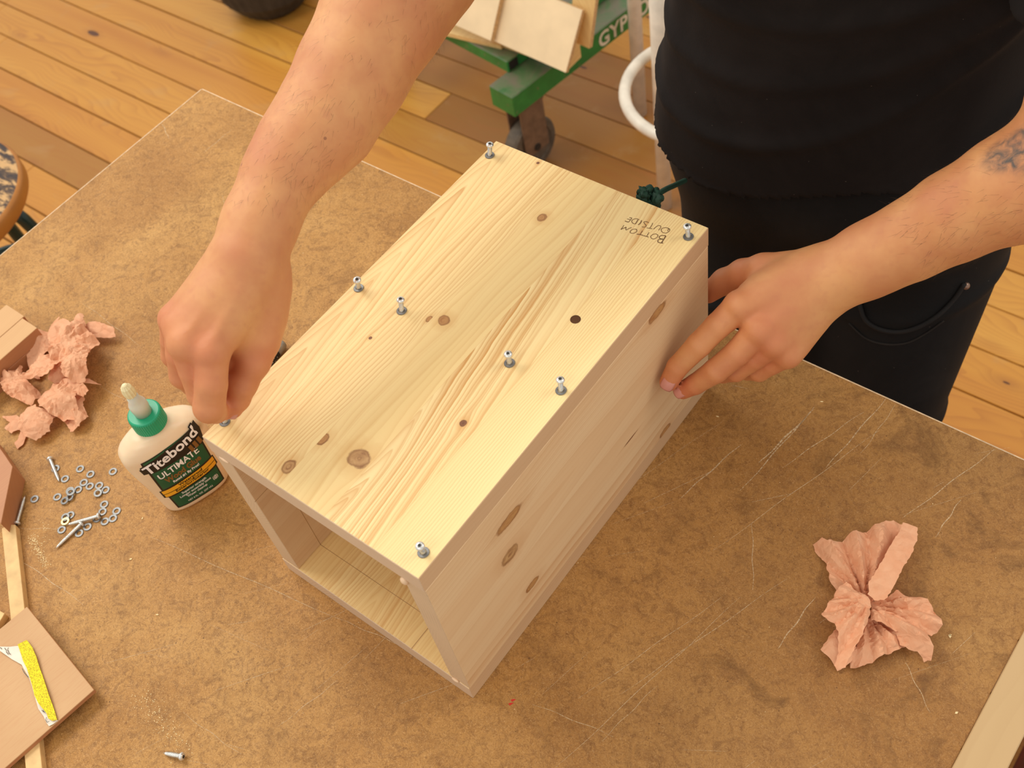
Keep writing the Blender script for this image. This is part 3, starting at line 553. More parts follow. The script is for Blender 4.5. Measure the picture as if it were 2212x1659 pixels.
V, F = gridpoly([(-0.0235, 0.0292), (0.0262, 0.0302), (0.0252, 0.0105), (-0.0225, 0.0105)]); wrap('label_panel', V, F, grn, 0.0003)
V, F = gridpoly([(-0.0275, 0.0412), (0.0285, 0.0426), (0.0285, 0.0375), (-0.0273, 0.0362)]); wrap('label_band', V, F, yel, 0.0003)
V, F = gridpoly([(-0.027, 0.0354), (0.0285, 0.0367), (0.0280, 0.0322), (-0.0268, 0.031)]); wrap('label_band', V, F, yel, 0.0003)
def lt(s, x, z, size, m, wid=None, offset=0.0, rot=0.0, shear=0.0, off=0.0005, name='lettering', space=1.0, hs=1.0):
    V, F = text_geo(s, size, offset, shear, space=space); c, sn = math.cos(rot), math.sin(rot)
    xs = [v.x for v in V]; k = (wid / (max(xs) - min(xs))) if wid else 1.0; mx = (max(xs) + min(xs)) / 2
    wrap(name, [(x + (v.x - mx) * k * c - v.y * hs * sn, z + (v.x - mx) * k * sn + v.y * hs * c) for v in V], F, m, off)
lt('Titebond', 0.0006, 0.0745, 0.0155, blk, 0.0595, 0.00145, 0.11, 0.0, 0.00035)
lt('Titebond', 0.0006, 0.0745, 0.0155, wht, 0.058, 0.0004, 0.11, 0.0, 0.0006)
lt('III', 0.0225, 0.066, 0.0125, blk, 0.0148, 0.001, 0.11, 0.0, 0.0005, hs=0.9)
lt('III', 0.0225, 0.066, 0.0125, brn, 0.0132, 0.00045, 0.11, 0.0, 0.0007, hs=0.9)
lt('ULTIMATE', 0.0, 0.0592, 0.0105, wht, 0.043, 0.00018, 0.03, 0.0, 0.0005)
lt('Wood Glue', 0.0005, 0.0505, 0.0095, brn, 0.038, 0.0004, 0.03, 0.0, 0.0005)
lt('Rated #1 By Pros!', 0.001, 0.0462, 0.0042, wht, 0.028, 0.00012, 0.02)
lt('Waterproof', 0.002, 0.0380, 0.0050, blk, 0.026, 0.0001, 0.02)
lt('Exterior/Interior', 0.002, 0.0330, 0.0048, blk, 0.036, 0.0001, 0.02)
lt('Superior strength', 0.000, 0.0265, 0.0040, wht, 0.026, 0.00006, 0.01)
lt('Longer assembly time', 0.000, 0.0225, 0.0040, wht, 0.033, 0.00006, 0.01)
lt('Water cleanup', 0.000, 0.0185, 0.0040, wht, 0.021, 0.00006, 0.01)
lt('NET 8 FL. OZ. (237 mL)', 0.001, 0.0128, 0.0030, wht, 0.026, 0.00004, 0.01)
lt('(@)', 0.0205, 0.0190, 0.0055, wht, 0.0055, 0.0001, 0.0)
# ------------------------------------------------------------ crumpled pink paper
def paper_mat():
    t = NT('pink_paper_towel', 0.75); f = t.noise(t.tc(), 90, 4, 0.6); g = t.noise(t.tc(), 700, 2)
    c = t.ramp(f, [(0.3, lin((248, 196, 154))), (0.7, lin((242, 180, 136)))]); t.col(c)
    vv_ = t.n('ShaderNodeTexVoronoi', feature='DISTANCE_TO_EDGE'); t.set(vv_.inputs['Vector'], t.add(t.tc(), t.sc(t.noise(t.tc(), 45, 2, out=1), .012, .012, .012))); vv_.inputs['Scale'].default_value = 75
    t.bump(t.math('ADD', t.math('MINIMUM', vv_.outputs[0], 0.45), t.math('MULTIPLY', t.noise(t.tc(), 50, 2, 0.5, 1.5), 0.6)), 0.75, 0.0035)
    tr = t.n('ShaderNodeBsdfTranslucent'); t.set(tr.inputs[0], c); mx = t.n('ShaderNodeMixShader'); mx.inputs[0].default_value = 0.28
    t.t.links.new(t.b.outputs[0], mx.inputs[1]); t.t.links.new(tr.outputs[0], mx.inputs[2])
    t.t.links.new(mx.outputs[0], t.t.nodes['Material Output'].inputs[0]); return t.m
M['paper'] = paper_mat()
def sheet(V_all, F_all, pts, h0, dome, amp, seed, gather=None, tilt=(0, 0), step=0.0022, jag=0.0006, pleat=0.0, curl=0.0):
    rg = random.Random(seed); P = []; n_ = len(pts)
    for i in range(n_):
        a = Vector(pts[i]); b = Vector(pts[(i + 1) % n_]); k = max(1, int((b - a).length / step))
        for j in range(k): P.append(a.lerp(b, j / k) + Vector((rg.uniform(-jag, jag), rg.uniform(-jag, jag))))
    m_ = len(P); cx = sum(p.x for p in P) / m_; cy = sum(p.y for p in P) / m_; R = max((p - Vector((cx, cy))).length for p in P)
    E = [(i, (i + 1) % m_) for i in range(m_)]
    def inside(x, y):
        r = False
        for i in range(m_):
            a, b = P[i], P[(i + 1) % m_]
            if (a.y > y) != (b.y > y) and x < (b.x - a.x) * (y - a.y) / (b.y - a.y) + a.x: r = not r
        return r
    inner = []; x = min(p.x for p in P)
    while x < max(p.x for p in P):
        y = min(p.y for p in P)
        while y < max(p.y for p in P):
            xx, yy = x + rg.uniform(-.4, .4) * step, y + rg.uniform(-.4, .4) * step
            if inside(xx, yy): inner.append(Vector((xx, yy)))
            y += step
        x += step
    V, _, F, *_r = geometry.delaunay_2d_cdt(P + inner, E, [], 1, 1e-6)
    waves = [(rg.uniform(0, PI), rg.uniform(0.022, 0.05), rg.uniform(0, 1), rg.uniform(0.5, 1)) for _ in range(3)]
    gx, gy = gather if gather else (cx, cy); base = len(V_all); ph0 = rg.uniform(0, 6); np_ = rg.choice((5, 6, 7))
    for v in V:
        dx, dy = v.x - cx, v.y - cy; r = math.hypot(dx, dy) / R
        z = h0 + dome * (1 - r * r) + tilt[0] * dx + tilt[1] * dy + curl * r ** 3
        for an, lam, ph, k in waves:
            s = (v.x * math.cos(an) + v.y * math.sin(an) + 0.004 * math.sin(v.y * 120 + ph)) / lam + ph
            z += amp * k * (abs((s % 1) * 2 - 1) - 0.5)
        if pleat:
            an = math.atan2(v.y - gy, v.x - gx); rr = math.hypot(v.x - gx, v.y - gy)
            s = (an * np_ / PI + 0.4 * math.sin(an * 2 + ph0) + ph0); z += pleat * min(1, rr / 0.02) * (abs((s % 1) * 2 - 1) - 0.4) * 1.6
        V_all.append((v.x, v.y, max(TT + 0.0006, TT + z)))
    for f in F: F_all.append(tuple(base + i for i in f))
def wad(name, pieces, label, group):
    V, F = [], []
    for i, p in enumerate(pieces): sheet(V, F, p[0], *p[1:4], i * 7 + len(pieces), **(p[5] if len(p) > 5 else {}))
    me = mesh_from(name, V, F); o = obj(name, me, M['paper']); tag(o, label, 'paper', group)
    sm_ = o.modifiers.new('thick', 'SOLIDIFY'); sm_.thickness = 0.0003; return o
G = [(0.44377, 0.24205)]
WR = [[(0.37916, 0.27255), (0.38373, 0.27903), (0.38927, 0.27815), (0.39609, 0.28165), (0.40197, 0.2925), (0.40849, 0.29934), (0.41589, 0.31297), (0.42507, 0.32598), (0.43293, 0.33009), (0.44163, 0.3294), (0.44529, 0.31586), (0.4487, 0.29723), (0.44839, 0.28506), (0.44996, 0.26919), (0.44976, 0.25572), (0.44277, 0.24784), (0.43286, 0.24301), (0.41887, 0.24053), (0.40614, 0.24742), (0.39714, 0.26047), (0.38341, 0.26733)], [(0.4343, 0.32356), (0.44043, 0.32517), (0.44632, 0.32489), (0.45139, 0.31213), (0.45335, 0.29287), (0.45314, 0.2801), (0.45436, 0.26508), (0.45454, 0.2488), (0.44756, 0.24341), (0.44073, 0.24548), (0.43624, 0.2566), (0.43618, 0.28009), (0.43553, 0.3124)], [(0.42036, 0.24911), (0.43103, 0.24441), (0.44152, 0.24385), (0.44632, 0.23965), (0.44957, 0.23046), (0.45348, 0.21074), (0.45288, 0.19624), (0.45385, 0.18144), (0.4499, 0.17757), (0.44627, 0.17945), (0.44335, 0.19146), (0.4375, 0.20015), (0.43105, 0.20862), (0.42568, 0.20587), (0.41795, 0.20883), (0.41866, 0.22315), (0.41841, 0.23949)], [(0.43124, 0.21407), (0.43037, 0.19741), (0.42912, 0.18942), (0.44078, 0.18536), (0.44891, 0.18268), (0.45477, 0.19469), (0.45079, 0.20777), (0.4439, 0.21598)], [(0.44651, 0.23225), (0.45038, 0.21387), (0.45407, 0.19344), (0.45635, 0.18951), (0.46141, 0.19212), (0.46968, 0.20463), (0.47909, 0.22027), (0.48374, 0.22965), (0.48328, 0.23884), (0.4738, 0.24216), (0.4583, 0.23839)], [(0.44391, 0.24693), (0.45304, 0.25456), (0.45644, 0.26424), (0.46687, 0.26774), (0.47621, 0.27056), (0.48709, 0.26706), (0.49453, 0.26226), (0.50019, 0.25559), (0.4972, 0.24805), (0.49337, 0.24235), (0.49815, 0.23764), (0.50158, 0.23523), (0.5047, 0.22768), (0.5002, 0.22498), (0.4925, 0.22763), (0.47935, 0.22516), (0.47171, 0.23278), (0.46474, 0.23618), (0.45119, 0.23371)], [(0.44792, 0.23693), (0.45612, 0.24069), (0.47314, 0.24384), (0.47746, 0.24031), (0.47224, 0.2321), (0.4625, 0.23043), (0.45157, 0.22964)]]
wad('crumpled_paper', [
 (WR[0], .003, .008, .0042, 0, dict(pleat=.007, gather=G[0])), (WR[1], .019, .003, .0012, 0, dict(tilt=(0.03, -.06), pleat=.0)), (WR[3], .003, .006, .003, 0, dict(pleat=.003, gather=G[0])),
 (WR[4], .005, .005, .004, 0, dict(pleat=.004, gather=G[0])), (WR[5], .007, .009, .004, 0, dict(pleat=.006, gather=G[0])), (WR[2], .017, .006, .0030, 0, dict(pleat=.0045, gather=G[0])), (WR[6], .014, .005, .004, 0, dict(pleat=.004, gather=G[0]))],
 'crumpled pink paper towel lying alone on the right of the bench', 'crumpled pink paper towels')
WA = [[(-0.42218, 0.05775), (-0.43178, 0.06661), (-0.43165, 0.07546), (-0.43151, 0.07921), (-0.42404, 0.07261), (-0.41029, 0.07631), (-0.39585, 0.07613), (-0.38509, 0.07245), (-0.38875, 0.05892), (-0.39171, 0.04869), (-0.40029, 0.04925), (-0.41124, 0.05416)], [(-0.42542, 0.06237), (-0.41336, 0.07455), (-0.39158, 0.08519), (-0.37788, 0.08031), (-0.36275, 0.07929), (-0.35369, 0.07619), (-0.3481, 0.0683), (-0.35137, 0.05453), (-0.34404, 0.04721), (-0.33797, 0.0372), (-0.33846, 0.03013), (-0.35475, 0.01489), (-0.36566, 0.01372), (-0.36933, 0.02653), (-0.38719, 0.04081), (-0.40981, 0.04999)], [(-0.39574, 0.08555), (-0.39382, 0.09177), (-0.38503, 0.0962), (-0.36115, 0.10086), (-0.35415, 0.09424), (-0.36988, 0.08351), (-0.38279, 0.07874)], [(-0.40701, 0.08346), (-0.41188, 0.08938), (-0.41199, 0.09401), (-0.40604, 0.09499), (-0.38788, 0.08456), (-0.38871, 0.07688), (-0.39828, 0.077)], [(-0.43219, 0.05113), (-0.42455, 0.05275), (-0.42006, 0.05685), (-0.40524, 0.0527), (-0.40048, 0.04133), (-0.40163, 0.03219), (-0.39714, 0.02369), (-0.3896, 0.0116), (-0.39965, 0.00832), (-0.41796, 0.02245), (-0.42778, 0.03505)], [(-0.39694, 0.03037), (-0.38181, 0.03452), (-0.3679, 0.04075), (-0.36177, 0.0389), (-0.35705, 0.03079), (-0.35447, 0.02015), (-0.36156, 0.01117), (-0.37079, 0.00628), (-0.37205, -0.0012), (-0.37411, -0.00982), (-0.38372, 0.00663), (-0.38746, 0.01805)], [(-0.36867, 0.04872), (-0.36357, 0.06076), (-0.34812, 0.06369), (-0.33272, 0.05095), (-0.32542, 0.04182), (-0.32119, 0.03101), (-0.33055, 0.02404), (-0.34305, 0.02319), (-0.35458, 0.03245)]]
wad('crumpled_paper', [(WA[0], .020, .006, .006, 0, dict(tilt=(.3, .2))), (WA[2], .010, .004, .003, 0, dict(tilt=(-.1, .3))), (WA[3], .014, .006, .004, 0), (WA[1], .010, .022, .006, 0, dict(pleat=.003)), (WA[4], .010, .010, .006, 0, dict(pleat=.002, tilt=(-.3, .2))), (WA[6], .024, .014, .004, 0, dict(pleat=.003)), (WA[5], .026, .004, .006, 0, dict(pleat=.002, tilt=(.2, -.2), curl=.006))],
 'crumpled pink paper towel beside the wooden blocks, the farther of the left pair', 'crumpled pink paper towels')
WB = [[(-0.42138, -0.01321), (-0.41298, -0.01159), (-0.41886, -0.0041), (-0.40979, -0.00485), (-0.41776, 0.0049), (-0.41114, 0.01096), (-0.40193, 0.00264), (-0.39642, 0.01009), (-0.38625, -0.00025), (-0.37054, -0.00024), (-0.36297, -0.00373), (-0.36344, -0.0167), (-0.3746, -0.02017), (-0.38682, -0.02291), (-0.398, -0.02229), (-0.41012, -0.0174)], [(-0.3601, -0.0083), (-0.35811, 0.00226), (-0.35043, 0.00959), (-0.3568, 0.02329), (-0.34213, 0.02132), (-0.32408, 0.01955), (-0.30841, 0.00734), (-0.3027, -0.00216), (-0.31234, -0.01), (-0.32838, -0.01398), (-0.34797, -0.01416)], [(-0.35874, 0.02484), (-0.3469, 0.02518), (-0.33406, 0.02956), (-0.32618, 0.03795), (-0.31326, 0.04211), (-0.31651, 0.03613), (-0.32289, 0.03027), (-0.31428, 0.02747), (-0.31092, 0.02223), (-0.31953, 0.01766), (-0.33644, 0.01672)], [(-0.33686, 0.02216), (-0.32352, 0.02488), (-0.31049, 0.01289), (-0.2987, 0.0083), (-0.29568, -0.0054), (-0.30223, -0.01458), (-0.32002, -0.00868), (-0.32339, 0.00502)], [(-0.36174, -0.03482), (-0.36645, -0.0192), (-0.36331, -0.01196), (-0.34675, -0.01644), (-0.33538, -0.01212), (-0.32651, -0.01193), (-0.31953, -0.02708), (-0.31999, -0.03505), (-0.32468, -0.04204), (-0.33557, -0.04659), (-0.34731, -0.04289)], [(-0.38829, -0.04322), (-0.37872, -0.03961), (-0.37296, -0.03317), (-0.36205, -0.03309), (-0.35517, -0.04198), (-0.35984, -0.05033), (-0.36928, -0.05093), (-0.36999, -0.04323)], [(-0.35525, -0.04255), (-0.34358, -0.04316), (-0.33723, -0.0534), (-0.33869, -0.05879), (-0.34907, -0.0556), (-0.34852, -0.05009)]]
wad('crumpled_paper', [(WB[0], .008, .012, .007, 0, dict(pleat=.004)), (WB[4], .006, .016, .003, 0, dict(pleat=.0015)), (WB[3], .005, .008, .005, 0, dict(pleat=.002)), (WB[5], .002, .004, .003, 0), (WB[6], .001, .003, .002, 0), (WB[2], .016, .006, .005, 0, dict(pleat=.003)), (WB[1], .012, .012, .007, 0, dict(pleat=.003))],
 'crumpled pink paper towel nearest the loose screws, left of the glue bottle', 'crumpled pink paper towels')
# ------------------------------------------------------------ offcuts at the left
def slab(name, pts, z0, z1, m, label, cat, edge=None, group=None, rz=0):
    cx = sum(p[0] for p in pts) / len(pts); cy = sum(p[1] for p in pts) / len(pts); c, s = math.cos(-rz), math.sin(-rz)
    bm = prism_bm([((x - cx) * c - (y - cy) * s, (x - cx) * s + (y - cy) * c) for x, y in pts], 0, z1 - z0)
    bmesh.ops.bevel(bm, geom=list(bm.edges), offset=0.0004, segments=1, affect='EDGES')
    o = obj(name, bm, m); o.location = (cx, cy, z0); o.rotation_euler = (0, 0, rz); tag(o, label, cat, group)
    if edge:
        o.data.materials.append(edge)
        for p in o.data.polygons:
            if abs(p.normal.z) < 0.5: p.material_index = 1
    return o
bxx, byy = (-0.41779, 0.04884)
slab('wood_block', [(bxx, byy), (bxx, byy - 0.16), (bxx - 0.0265, byy - 0.16), (bxx - 0.0265, byy)], TT, TT + 0.0175, M['beech_dark'], 'brown beech block under the right-hand block of the left stack', 'block', None, 'beech blocks stacked at the left')
slab('wood_block', [(bxx, byy), (bxx, byy - 0.16), (bxx - 0.0265, byy - 0.16), (bxx - 0.0265, byy)], TT + 0.0178, TT + 0.0345, M['beech'], 'beech block on top of the left stack, nearer the pink paper', 'block', M['beech_dark'], 'beech blocks stacked at the left')
slab('wood_block', [(bxx - 0.0272, byy + 0.003), (bxx - 0.0272, byy - 0.155), (bxx - 0.06, byy - 0.155), (bxx - 0.06, byy + 0.003)], TT, TT + 0.0343, M['beech'], 'taller beech block at the picture edge, behind the stacked pair', 'block', M['beech_dark'], 'beech blocks stacked at the left')
slab('wood_block', [(-0.30182, -0.07853), (-0.25749, -0.12636), (-0.30749, -0.11436), (-0.35749, -0.06636), (-0.31881, -0.0745)], TT, TT + 0.026, M['beech_dark'], 'brown hardwood offcut at the left picture edge above the batten', 'block')
slab('batten', [(-0.25974, -0.11758), (-0.01453, -0.27175), (-0.02172, -0.28318), (-0.2682, -0.12821), (-0.26587, -0.1217)], TT, TT + 0.0095, M['mdf_light'], 'long pale batten lying under the square of plywood', 'batten', None)
slab('batten', [(-0.19142, -0.18284), (-0.18742, -0.19484), (-0.24142, -0.20284), (-0.24642, -0.19084)], TT, TT + 0.0085, M['mdf_light'], 'short batten end poking out at the left picture edge', 'batten', None)
ply = slab('plywood_board', [(-0.17333, -0.16634), (-0.05636, -0.18205), (-0.07167, -0.29603), (-0.18864, -0.28032)], TT + 0.0097, TT + 0.0150, M['plybeech'], 'square beech plywood board resting on a batten, sandpaper on it', 'board', M['beech_dark'], None, -0.1335)
sp = empty('sandpaper', ([-0.11306, -0.21089][0], [-0.11306, -0.21089][1], TT + 0.0150)); tag(sp, 'torn yellow sandpaper strip with a white printed back on the plywood', 'sandpaper')
def lift(pts, z, name, m, cup):
    V, F = gridpoly(pts, 0.002); c = [-0.11306, -0.21089]; xs = [v.x for v in V]; x0, x1 = min(xs), max(xs)
    o = obj(name, mesh_from(name, [(v.x - c[0], v.y - c[1], z + cup * math.sin(v.x * 90) ** 2) for v in V], F), m, sp)
    q = o.modifiers.new('thick', 'SOLIDIFY'); q.thickness = 0.0004; return o
lift([(-0.16136, -0.20561), (-0.15367, -0.2007), (-0.14684, -0.19484), (-0.133, -0.19909), (-0.11848, -0.20364), (-0.11045, -0.20722), (-0.08723, -0.21614), (-0.08993, -0.21796), (-0.09604, -0.21647), (-0.10611, -0.21192), (-0.1132, -0.20906), (-0.12989, -0.20482), (-0.14211, -0.2068), (-0.15795, -0.20816)], 0.0012, 'paper_backing', plain('white_backing', (232, 216, 196), 0.6), 0.0006)
lift([(-0.09604, -0.21647), (-0.08723, -0.21614), (-0.07255, -0.21857), (-0.06117, -0.21818), (-0.06244, -0.22269), (-0.06408, -0.22592), (-0.06812, -0.22533), (-0.0749, -0.22322), (-0.08438, -0.22165)], 0.0009, 'paper_backing', plain('white_backing_b', (226, 212, 194), 0.6), 0.0003)
lift([(-0.14777, -0.19479), (-0.14585, -0.19054), (-0.14441, -0.18726), (-0.13421, -0.18876), (-0.12279, -0.19228), (-0.11022, -0.19811), (-0.09936, -0.20232), (-0.08865, -0.20648), (-0.07106, -0.21387), (-0.06117, -0.21818), (-0.0643, -0.22121), (-0.06925, -0.22183), (-0.07433, -0.21977), (-0.086, -0.21842), (-0.09601, -0.21583), (-0.10432, -0.21199), (-0.11272, -0.20811), (-0.12122, -0.20419), (-0.13029, -0.20184), (-0.13899, -0.1985)], 0.0024, 'grit_face', plain('yellow_grit', (238, 204, 24), 0.75, 0, 0.22, 900, 0.6), 0.0014)
gp = plain('grey_print', (92, 84, 70), 0.6)
for P in [[(-0.15604, -0.20393), (-0.15207, -0.20458), (-0.15321, -0.20172)], [(-0.15208, -0.20525), (-0.14789, -0.20574)], [(-0.15206, -0.20326), (-0.14834, -0.20473), (-0.14602, -0.2045)], [(-0.16004, -0.20593), (-0.15723, -0.20604)], [(-0.12605, -0.20677), (-0.1213, -0.2081), (-0.11454, -0.20869)], [(-0.07999, -0.22053), (-0.07608, -0.22034)], [(-0.07784, -0.22092), (-0.07821, -0.21932)], [(-0.07141, -0.22208), (-0.06977, -0.22402), (-0.06723, -0.22473), (-0.0663, -0.22287)]]:
    c = [-0.11306, -0.21089]; bm = bmesh.new(); L_ = []
    for i, q in enumerate(P):
        q = Vector(q); d = (Vector(P[min(i + 1, len(P) - 1)]) - Vector(P[max(i - 1, 0)])).normalized(); s = Vector((-d.y, d.x)) * 0.00028
        L_.append([bm.verts.new((q.x + k * s.x - c[0], q.y + k * s.y - c[1], 0.0023)) for k in (1, -1)])
    for A, B in zip(L_, L_[1:]): bm.faces.new((A[0], B[0], B[1], A[1]))
    obj('printed_mark', bm, gp, sp)
# ------------------------------------------------------------ small screwdriver behind the hand
a, b = [Vector(v) for v in [(-0.17875, 0.12572, 0), (-0.18658, 0.1868, 0)]]; d = (b - a).normalized(); a.z = b.z = TT + 0.0075
sd = empty('screwdriver', a); sd.rotation_euler = (b - a).to_track_quat('Z', 'Y').to_euler(); tag(sd, 'small screwdriver with dotted black grip and grey end cap', 'screwdriver')
L = (b - a).length
bm = lathe_bm([(0, L - 0.013), (0.0064, L - 0.013), (0.0066, L - 0.004), (0.0055, L - 0.0006), (0.003, L + 0.0008), (0, L + 0.001)], 24); obj('end_cap', bm, plain('grey_metal_cap', (150, 142, 128), 0.4, 0.4), sd, True)
bm = lathe_bm([(0, 0.0), (0.0045, 0.0), (0.006, 0.006), (0.0062, L * .5), (0.0066, L - 0.0135), (0, L - 0.0135)], 24); obj('grip', bm, plain('black_grip', (34, 30, 28), 0.5), sd, True)
bm = bmesh.new()
for k in range(12):
    for q in range(8):
        th = 2 * PI * q / 8 + (k % 2) * 0.39; r_ = bmesh.ops.create_icosphere(bm, subdivisions=1, radius=0.00055)['verts']
        bmesh.ops.translate(bm, vec=(0.0063 * math.cos(th), 0.0063 * math.sin(th), L - 0.018 - k * 0.004), verts=r_)
obj('grip_dots', bm, plain('white_dots', (214, 208, 190), 0.5), sd)
bm = tube_bm([(0, 0, 0.001), (0, 0, -0.055)], 0.0016, 10); obj('blade', bm, M['steel'], sd)
# ------------------------------------------------------------ platform trolley with timber offcuts
gt = NT('worn_green_paint', 0.45); f = gt.noise(gt.tc(), 14, 5, 0.7, 0.8); n2 = gt.noise(gt.tc(), 60, 4, 0.7)
geo = gt.n('ShaderNodeNewGeometry'); nz_ = gt.sep(geo.outputs['Normal'])[2]
c = gt.ramp(f, [(0.3, lin((34, 104, 46))), (0.7, lin((46, 134, 58)))])
c = gt.mix(gt.ramp(n2, [(0.62, 0.0), (0.68, 0.8)]), c, lin((112, 104, 76)))
up = gt.math('MULTIPLY', gt.math('GREATER_THAN', nz_, 0.7), gt.math('MULTIPLY_ADD', f, 3.0, -0.75, clamp=True))
c = gt.mix(up, c, lin((112, 106, 86))); gt.col(c); M['green'] = gt.m
ct = empty('platform_trolley', (0, 0, 0)); tag(ct, 'worn green steel platform trolley with white GYPROC lettering on its side rail', 'trolley')
cx0, cy0 = (-0.76742, 1.20435)
ZB = 0.25
bm = bmesh.new()
def chan(bm, x0, x1, y0, y1, z0, z1): bm_box(bm, x0, x1, y0, y1, z0, z1, 0.002)
chan(bm, cx0 - 0.072, cx0, cy0, cy0 + 0.95, ZB - 0.054, ZB); o = obj('side_rail', bm, M['green'], ct); o.location = (0, 0, 0)
bm = bmesh.new(); chan(bm, cx0 - 0.60, cx0 - 0.534, cy0, cy0 + 0.95, ZB - 0.048, ZB); obj('side_rail', bm, M['green'], ct)
bm = bmesh.new(); chan(bm, cx0 - 0.534, cx0 - 0.066, cy0 + 0.30, cy0 + 0.35, ZB - 0.044, ZB - 0.004); obj('cross_member', bm, M['green'], ct)
bm = bmesh.new(); chan(bm, cx0 - 0.534, cx0 - 0.066, cy0 + 0.88, cy0 + 0.93, ZB - 0.044, ZB - 0.004); obj('cross_member', bm, M['green'], ct)
ux, uy = (-0.83102, 1.25831)
bm = bmesh.new(); bm_box(bm, ux - 0.42, ux, uy, uy + 0.034, ZB, ZB + 0.030, 0.002); obj('deck_bar', bm, M['green'], ct)
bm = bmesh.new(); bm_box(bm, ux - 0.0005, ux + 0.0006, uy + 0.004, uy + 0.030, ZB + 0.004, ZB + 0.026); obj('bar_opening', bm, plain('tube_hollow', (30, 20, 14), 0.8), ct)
bm = bmesh.new(); bm_box(bm, ux - 0.034, ux, uy + 0.034, uy + 0.75, ZB, ZB + 0.030, 0.002); obj('deck_bar', bm, M['green'], ct)
bm = bmesh.new(); bm_box(bm, ux - 0.42, ux - 0.035, uy + 0.66, uy + 0.694, ZB, ZB + 0.030, 0.002); obj('deck_bar', bm, M['green'], ct)
V, F = text_geo('GYPROC', 0.062, 0.0016, 0.0, 'LEFT', 1.05)
# lettering faces +x and reads along +y
kx_ = 0.205 / (max(v.x for v in V) - min(v.x for v in V))
ty = 1.47235
o = obj('lettering', mesh_from('lettering', [(cx0 + 0.0008, ty + v.x * kx_, ZB - 0.0445 + v.y * 0.84) for v in V], F), plain('white_letter_paint', (226, 214, 190), 0.5), ct); o['label'] = 'white letters GYPROC'
def caster(x, y):
    a = bmesh.new(); bm_box(a, x - 0.03, x + 0.03, y - 0.035, y + 0.035, ZB - 0.060, ZB - 0.0545)
    bm_box(a, x - 0.024, x - 0.020, y - 0.034, y + 0.036, 0.055, ZB - 0.059); bm_box(a, x + 0.020, x + 0.024, y - 0.034, y + 0.036, 0.055, ZB - 0.059)
    c_ = obj('caster', a, plain('rusty_steel', (122, 98, 78), 0.5, 0.3, 0.1, 60), ct)
    rot = Matrix.Translation((x, y, 0.0685)) @ Matrix.Rotation(PI / 2, 4, 'Y')
    wl = lathe_bm([(0.012, -0.016), (0.048, -0.016), (0.051, -0.019), (0.064, -0.018), (0.068, -0.012), (0.068, 0.012), (0.064, 0.018), (0.051, 0.019), (0.048, 0.016), (0.012, 0.016), (0.012, -0.016)], 40, xf=rot); obj('wheel', wl, plain('grey_tyre', (92, 80, 66), 0.7, 0, 0.15, 50), c_)
    hb = lathe_bm([(0, -0.027), (0.009, -0.027), (0.009, 0.027), (0, 0.027)], 16, xf=rot); obj('axle', hb, M['dark'], c_)
for x in (cx0 - 0.033, cx0 - 0.567):
    for y in (cy0 + 0.055, cy0 + 0.89): caster(x, y)
def plate(name, P, th, m, label, cat, edge=None, group=None):
    """P: four corners (near-left, near-right, far-right, far-left), thickness hung below"""
    P = [Vector(p) for p in P]; o0 = P[0]; ex = (P[1] - P[0]); ey = (P[3] - P[0]); nrm = ex.cross(ey).normalized()
    bm = bmesh.new(); a = [bm.verts.new(p) for p in P]; b = [bm.verts.new(p - nrm * th) for p in P]
    bm.faces.new(a); bm.faces.new(b[::-1])
    for i in range(4): bm.faces.new((a[i], b[i], b[(i + 1) % 4], a[(i + 1) % 4]))
    bmesh.ops.recalc_face_normals(bm, faces=bm.faces); o = obj(name, bm, m); tag(o, label, cat, group)
    if edge:
        o.data.materials.append(edge)
        for p in o.data.polygons:
            if abs(p.normal.dot(nrm)) < 0.7: p.material_index = 1
    return o
zt = ZB + 0.0305
ang_ = math.radians(-8.0); pv = Vector((cx0, cy0, 0)); ct.rotation_euler = (0, 0, ang_); ct.location = pv - Matrix.Rotation(ang_, 3, 'Z') @ pv
plate('spruce_offcut', [(-1.03928, 1.27074, 0.291), (-0.85812, 1.29399, 0.291), (-0.87136, 1.39265, 0.291), (-1.06274, 1.37461, 0.291)], 0.010, M['spruce'], 'yellow spruce board lying flat on the trolley bars', 'board')
plate('plywood_offcut', [(-1.05764, 1.28002, 0.325), (-0.85655, 1.26437, 0.325), (-0.84381, 1.32416, 0.44), (-1.0449, 1.33981, 0.44)], 0.012, M['ply_pale'], 'pale plywood panel leaning on the trolley, half behind the bare forearm', 'board', M['ply_edge'])
plate('plywood_offcut', [(-0.86068, 1.27695, 0.315), (-0.65959, 1.2613, 0.315), (-0.64685, 1.32109, 0.43), (-0.84794, 1.33674, 0.43)], 0.009, M['ply_pale'], 'pale plywood panel tilted over the green trolley rail', 'board', M['ply_edge'])
plate('spruce_offcut', [(-0.69598, 1.32576, 0.34), (-0.63967, 1.32138, 0.34), (-0.6227, 1.33887, 0.46), (-0.67901, 1.34325, 0.46)], 0.010, M['spruce'], 'yellowish board standing behind the tilted plywood panel', 'board', M['ply_edge'])
slab('wood_block', [(-0.88761, 1.30205), (-0.68761, 1.30205), (-0.68761, 1.35205), (-0.88761, 1.35205)], zt + 0.0, zt + 0.055, M['spruce'], 'timber offcut propping the panels up on the trolley', 'block')
